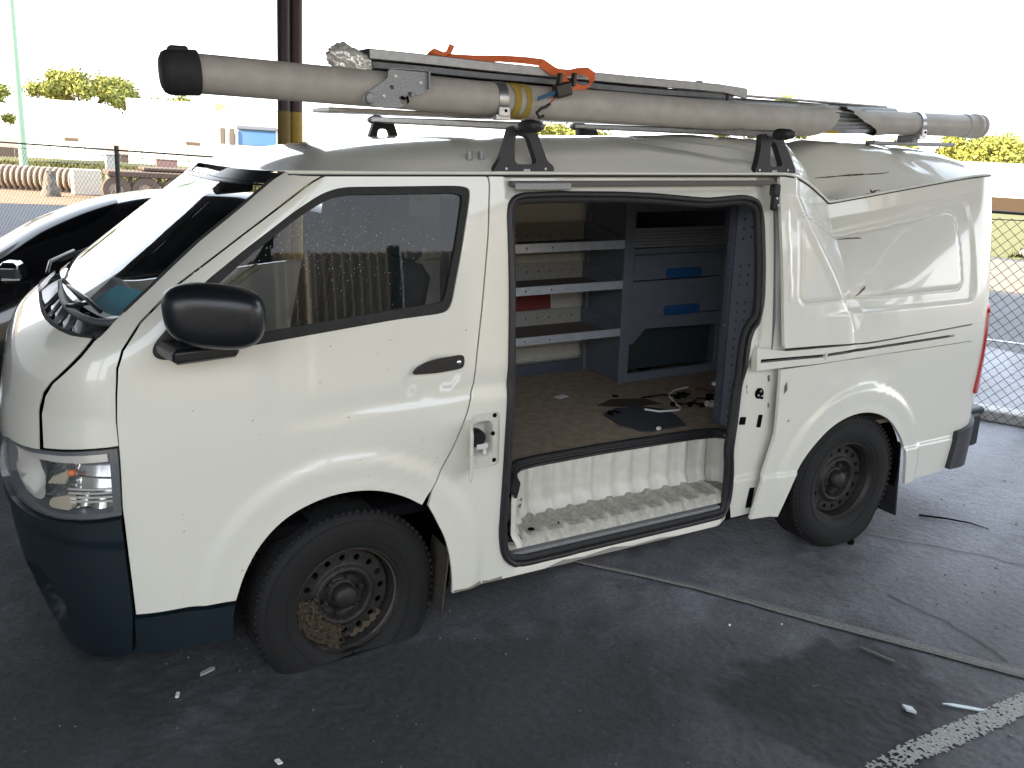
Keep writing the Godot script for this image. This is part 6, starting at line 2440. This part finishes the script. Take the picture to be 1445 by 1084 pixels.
func build_litter() -> void:
	# long joint between the concrete bays: a pale raised edge with a dark gap beside it
	var b := MB.new()
	var dark := MB.new()
	var line := [Vector2(.70, -.16), Vector2(1.22, .50), Vector2(1.58, .92), Vector2(1.86, 1.34), Vector2(2.10, 1.68), Vector2(2.34, 2.02), Vector2(3.0, 2.9), Vector2(4.2, 4.4)]
	for i in line.size() - 1:
		for k in 8:
			var p: Vector2 = line[i].lerp(line[i + 1], k / 8.0)
			var q: Vector2 = line[i].lerp(line[i + 1], (k + 1) / 8.0)
			var n := (q - p).orthogonal().normalized()
			var w0 := .013 + .006 * crumple.get_noise_2d(p.x * 90, p.y * 90) + .006 * ss(.5, 2.0, p.y)
			var w1 := .013 + .006 * crumple.get_noise_2d(q.x * 90, q.y * 90) + .006 * ss(.5, 2.0, q.y)
			var h := Vector3(0, .012, 0)
			var a3 := Vector3(p.x, .004, p.y)
			var b3 := Vector3(q.x, .004, q.y)
			var n3 := Vector3(n.x, 0, n.y)
			b.quad(a3 - n3 * w0 + h, b3 - n3 * w1 + h, b3 + n3 * w1 + h, a3 + n3 * w0 + h, Vector3.UP)
			b.quad(a3 - n3 * w0 + h, b3 - n3 * w1 + h, b3 - n3 * (w1 + .01), a3 - n3 * (w0 + .01), -n3)
			b.quad(a3 + n3 * w0 + h, b3 + n3 * w1 + h, b3 + n3 * (w1 + .01), a3 + n3 * (w0 + .01), n3)
			for s in [1.0, -1.0]:
				dark.quad(a3 + n3 * s * (w0 + .008) + Vector3(0, .004, 0), b3 + n3 * s * (w1 + .008) + Vector3(0, .004, 0), b3 + n3 * s * (w1 + .016) + Vector3(0, .004, 0), a3 + n3 * s * (w0 + .016) + Vector3(0, .004, 0), Vector3.UP)
	structure("pavement_joint", b, mottled(lin(.10, .095, .09), lin(.24, .23, .22), .4, .85, 0, .03, 5, 91))
	structure("pavement_crack", dark, M.dark)
	dark = MB.new()
	for l in [[Vector2(2.3, .2), Vector2(2.75, .74), Vector2(3.06, 1.05), Vector2(3.30, 1.38), Vector2(4.0, 2.4)], [Vector2(2.36, 1.32), Vector2(2.39, 1.5), Vector2(2.38, 1.7), Vector2(2.34, 1.90)]]:
		for i in l.size() - 1:
			for k in 6:
				var p: Vector2 = l[i].lerp(l[i + 1], k / 6.0)
				var q: Vector2 = l[i].lerp(l[i + 1], (k + 1) / 6.0)
				var n := (q - p).orthogonal().normalized()
				p += n * crumple.get_noise_2d(p.x * 80, p.y * 80) * .03
				q += n * crumple.get_noise_2d(q.x * 80, q.y * 80) * .03
				dark.quad(Vector3(p.x - n.x * .0032, .009, p.y - n.y * .0032), Vector3(q.x - n.x * .0032, .009, q.y - n.y * .0032), Vector3(q.x + n.x * .0032, .009, q.y + n.y * .0032), Vector3(p.x + n.x * .0032, .009, p.y + n.y * .0032), Vector3.UP)
	structure("pavement_crack", dark, mat(lin(.018, .018, .019), .9))
	# worn white bay line at the lower right
	b = MB.new()
	var r := RandomNumberGenerator.new()
	r.seed = 8
	var u0 := Vector2(1.20, 2.115)
	var dirn := Vector2(1.0, -.02).normalized()
	var nrm := dirn.orthogonal()
	var corner := func(i: int, j: int) -> Vector3:
		var q := u0 + dirn * (i * .0085) + nrm * ((j - 7) * .0066)
		return Vector3(q.x + crumple.get_noise_2d(i * 37.0, j * 53.0) * .006, .0085, q.y + crumple.get_noise_2d(i * 41.0 + 99.0, j * 47.0) * .006)
	for i in 230:
		for j in 14:
			var keep := -.12 + .62 * ss(0.0, 60.0, i) - .55 * pow(absf(j - 6.5) / 7.0, 3.0)
			if crumple.get_noise_2d(i * 6.0, j * 6.0) + .6 * crumple.get_noise_2d(i * 21.0, j * 21.0) > keep:
				continue
			b.quad(corner.call(i, j), corner.call(i + 1, j), corner.call(i + 1, j + 1), corner.call(i, j + 1), Vector3.UP)
	structure("bay_line", b, mottled(lin(.20, .20, .18), lin(.42, .42, .39), .3, .85, 0, .05, 5, 92))
	# litter, each piece a thing
	var chip := [[Vector3(-.58, 0, .87), .030, .012, "small white plastic chip on the dark ground, left one under the front wheel"], [Vector3(-.36, 0, 1.33), .026, .016, "crumpled white scrap at the bottom edge of the ground"], [Vector3(1.49, 0, 1.25), .012, .009, "tiny white scrap on the ground left of the oil stain"], [Vector3(1.70, 0, 1.33), .008, .007, "tiny white crumb beside the oil stain"]]
	for c in chip:
		b = MB.new()
		b.box(c[0] + Vector3(0, .012, 0), Vector3(c[1], .007, c[2]), .003, Basis(Vector3(0, 1, 0), r.randf() * 3) * Basis(Vector3(1, 0, 0), .15))
		single("plastic_chip", c[3], "scrap", b, M.white, c[0])
	b = MB.new()
	b.prism(soften(pv([-.03, -.006, .028, -.010, .034, .0, .026, .009, -.02, .008]), .004, 2), .006, Transform3D(Basis(Vector3(1, 0, -.48).normalized(), Vector3(-.48, 0, -1).normalized(), Vector3.UP), Vector3(-.47, .008, .767)))
	single("pale_splinter", "leaf shaped pale splinter on the ground below the front wheel", "splinter", b, mat(lin(.36, .37, .32), .6), Vector3(-.47, 0, .77))
	b = MB.new()
	b.box(Vector3(1.884, .012, 1.652), Vector3(.137, .008, .012), .003, Basis(Vector3(0, 1, 0), -1.27))
	single("metal_strip_piece", "thin grey strip on the ground at the edge of the oil stain", "strip", b, mat(lin(.10, .095, .09), .6), Vector3(1.88, 0, 1.65))
	b = MB.new()
	b.prism(soften(pv([-.075, -.003, -.02, -.009, .05, -.008, .078, .0, .05, .006, -.03, .007]), .006, 2), .004, Transform3D(Basis(Vector3(1, 0, .88).normalized(), Vector3(.88, 0, -1).normalized(), Vector3.UP), Vector3(1.885, .010, 2.018)))
	single("mirror_shard", "long pale blue shard lying by the worn bay line", "shard", b, mat(lin(.42, .5, .5), .25), Vector3(1.885, 0, 2.018))
	b = MB.new()
	b.prism(pv([-.024, -.012, .006, -.016, .028, .008, -.004, .014]), .008, Transform3D(Basis(Vector3(-.25, 0, 1).normalized(), Vector3(1, 0, .25).normalized(), Vector3.UP), Vector3(1.688, .010, 1.947)))
	single("white_tile_piece", "pale blue diamond shaped piece on the oil stain", "piece", b, mat(lin(.5, .54, .56), .4), Vector3(1.68, 0, 1.94))
	b = MB.new()
	b.tube([Vector3(3.35, .012, .74), Vector3(3.45, .016, .84), Vector3(3.53, .013, .93), Vector3(3.56, .010, 1.02)], [.006, .005, .004, .002], 6)
	single("twig", "dark bent twig on the ground behind the rear wheel", "twig", b, M.dark, Vector3(3.45, 0, .85))
	b = MB.new()
	b.box(Vector3(2.66, .016, .86), Vector3(.035, .024, .03), .008, Basis(Vector3(0, 1, 0), .6))
	single("black_lump", "small black lump on the ground below the rear wheel", "lump", b, M.dark, Vector3(2.66, 0, .86))
	# grit scattered on the bays
	b = MB.new()
	for k in 800:
		var p := Vector3(r.randf_range(-2, 5.2), .006, r.randf_range(-.6, 2.8))
		var s := r.randf_range(.0012, .0042) * (1.6 if r.randf() < .05 else 1.0)
		b.box(p, Vector3(s, s * .7, s * 1.2) * 1.5, .0005, Basis(Vector3(0, 1, 0), r.randf() * 3))
	var gr := single("grit", "loose pale grit and crumbs scattered over the dark pavement", "grit", b, mottled(lin(.06, .058, .055), lin(.28, .27, .26), .3, .9, 0, .06), Vector3.ZERO)
	gr.set_meta("kind", "stuff")
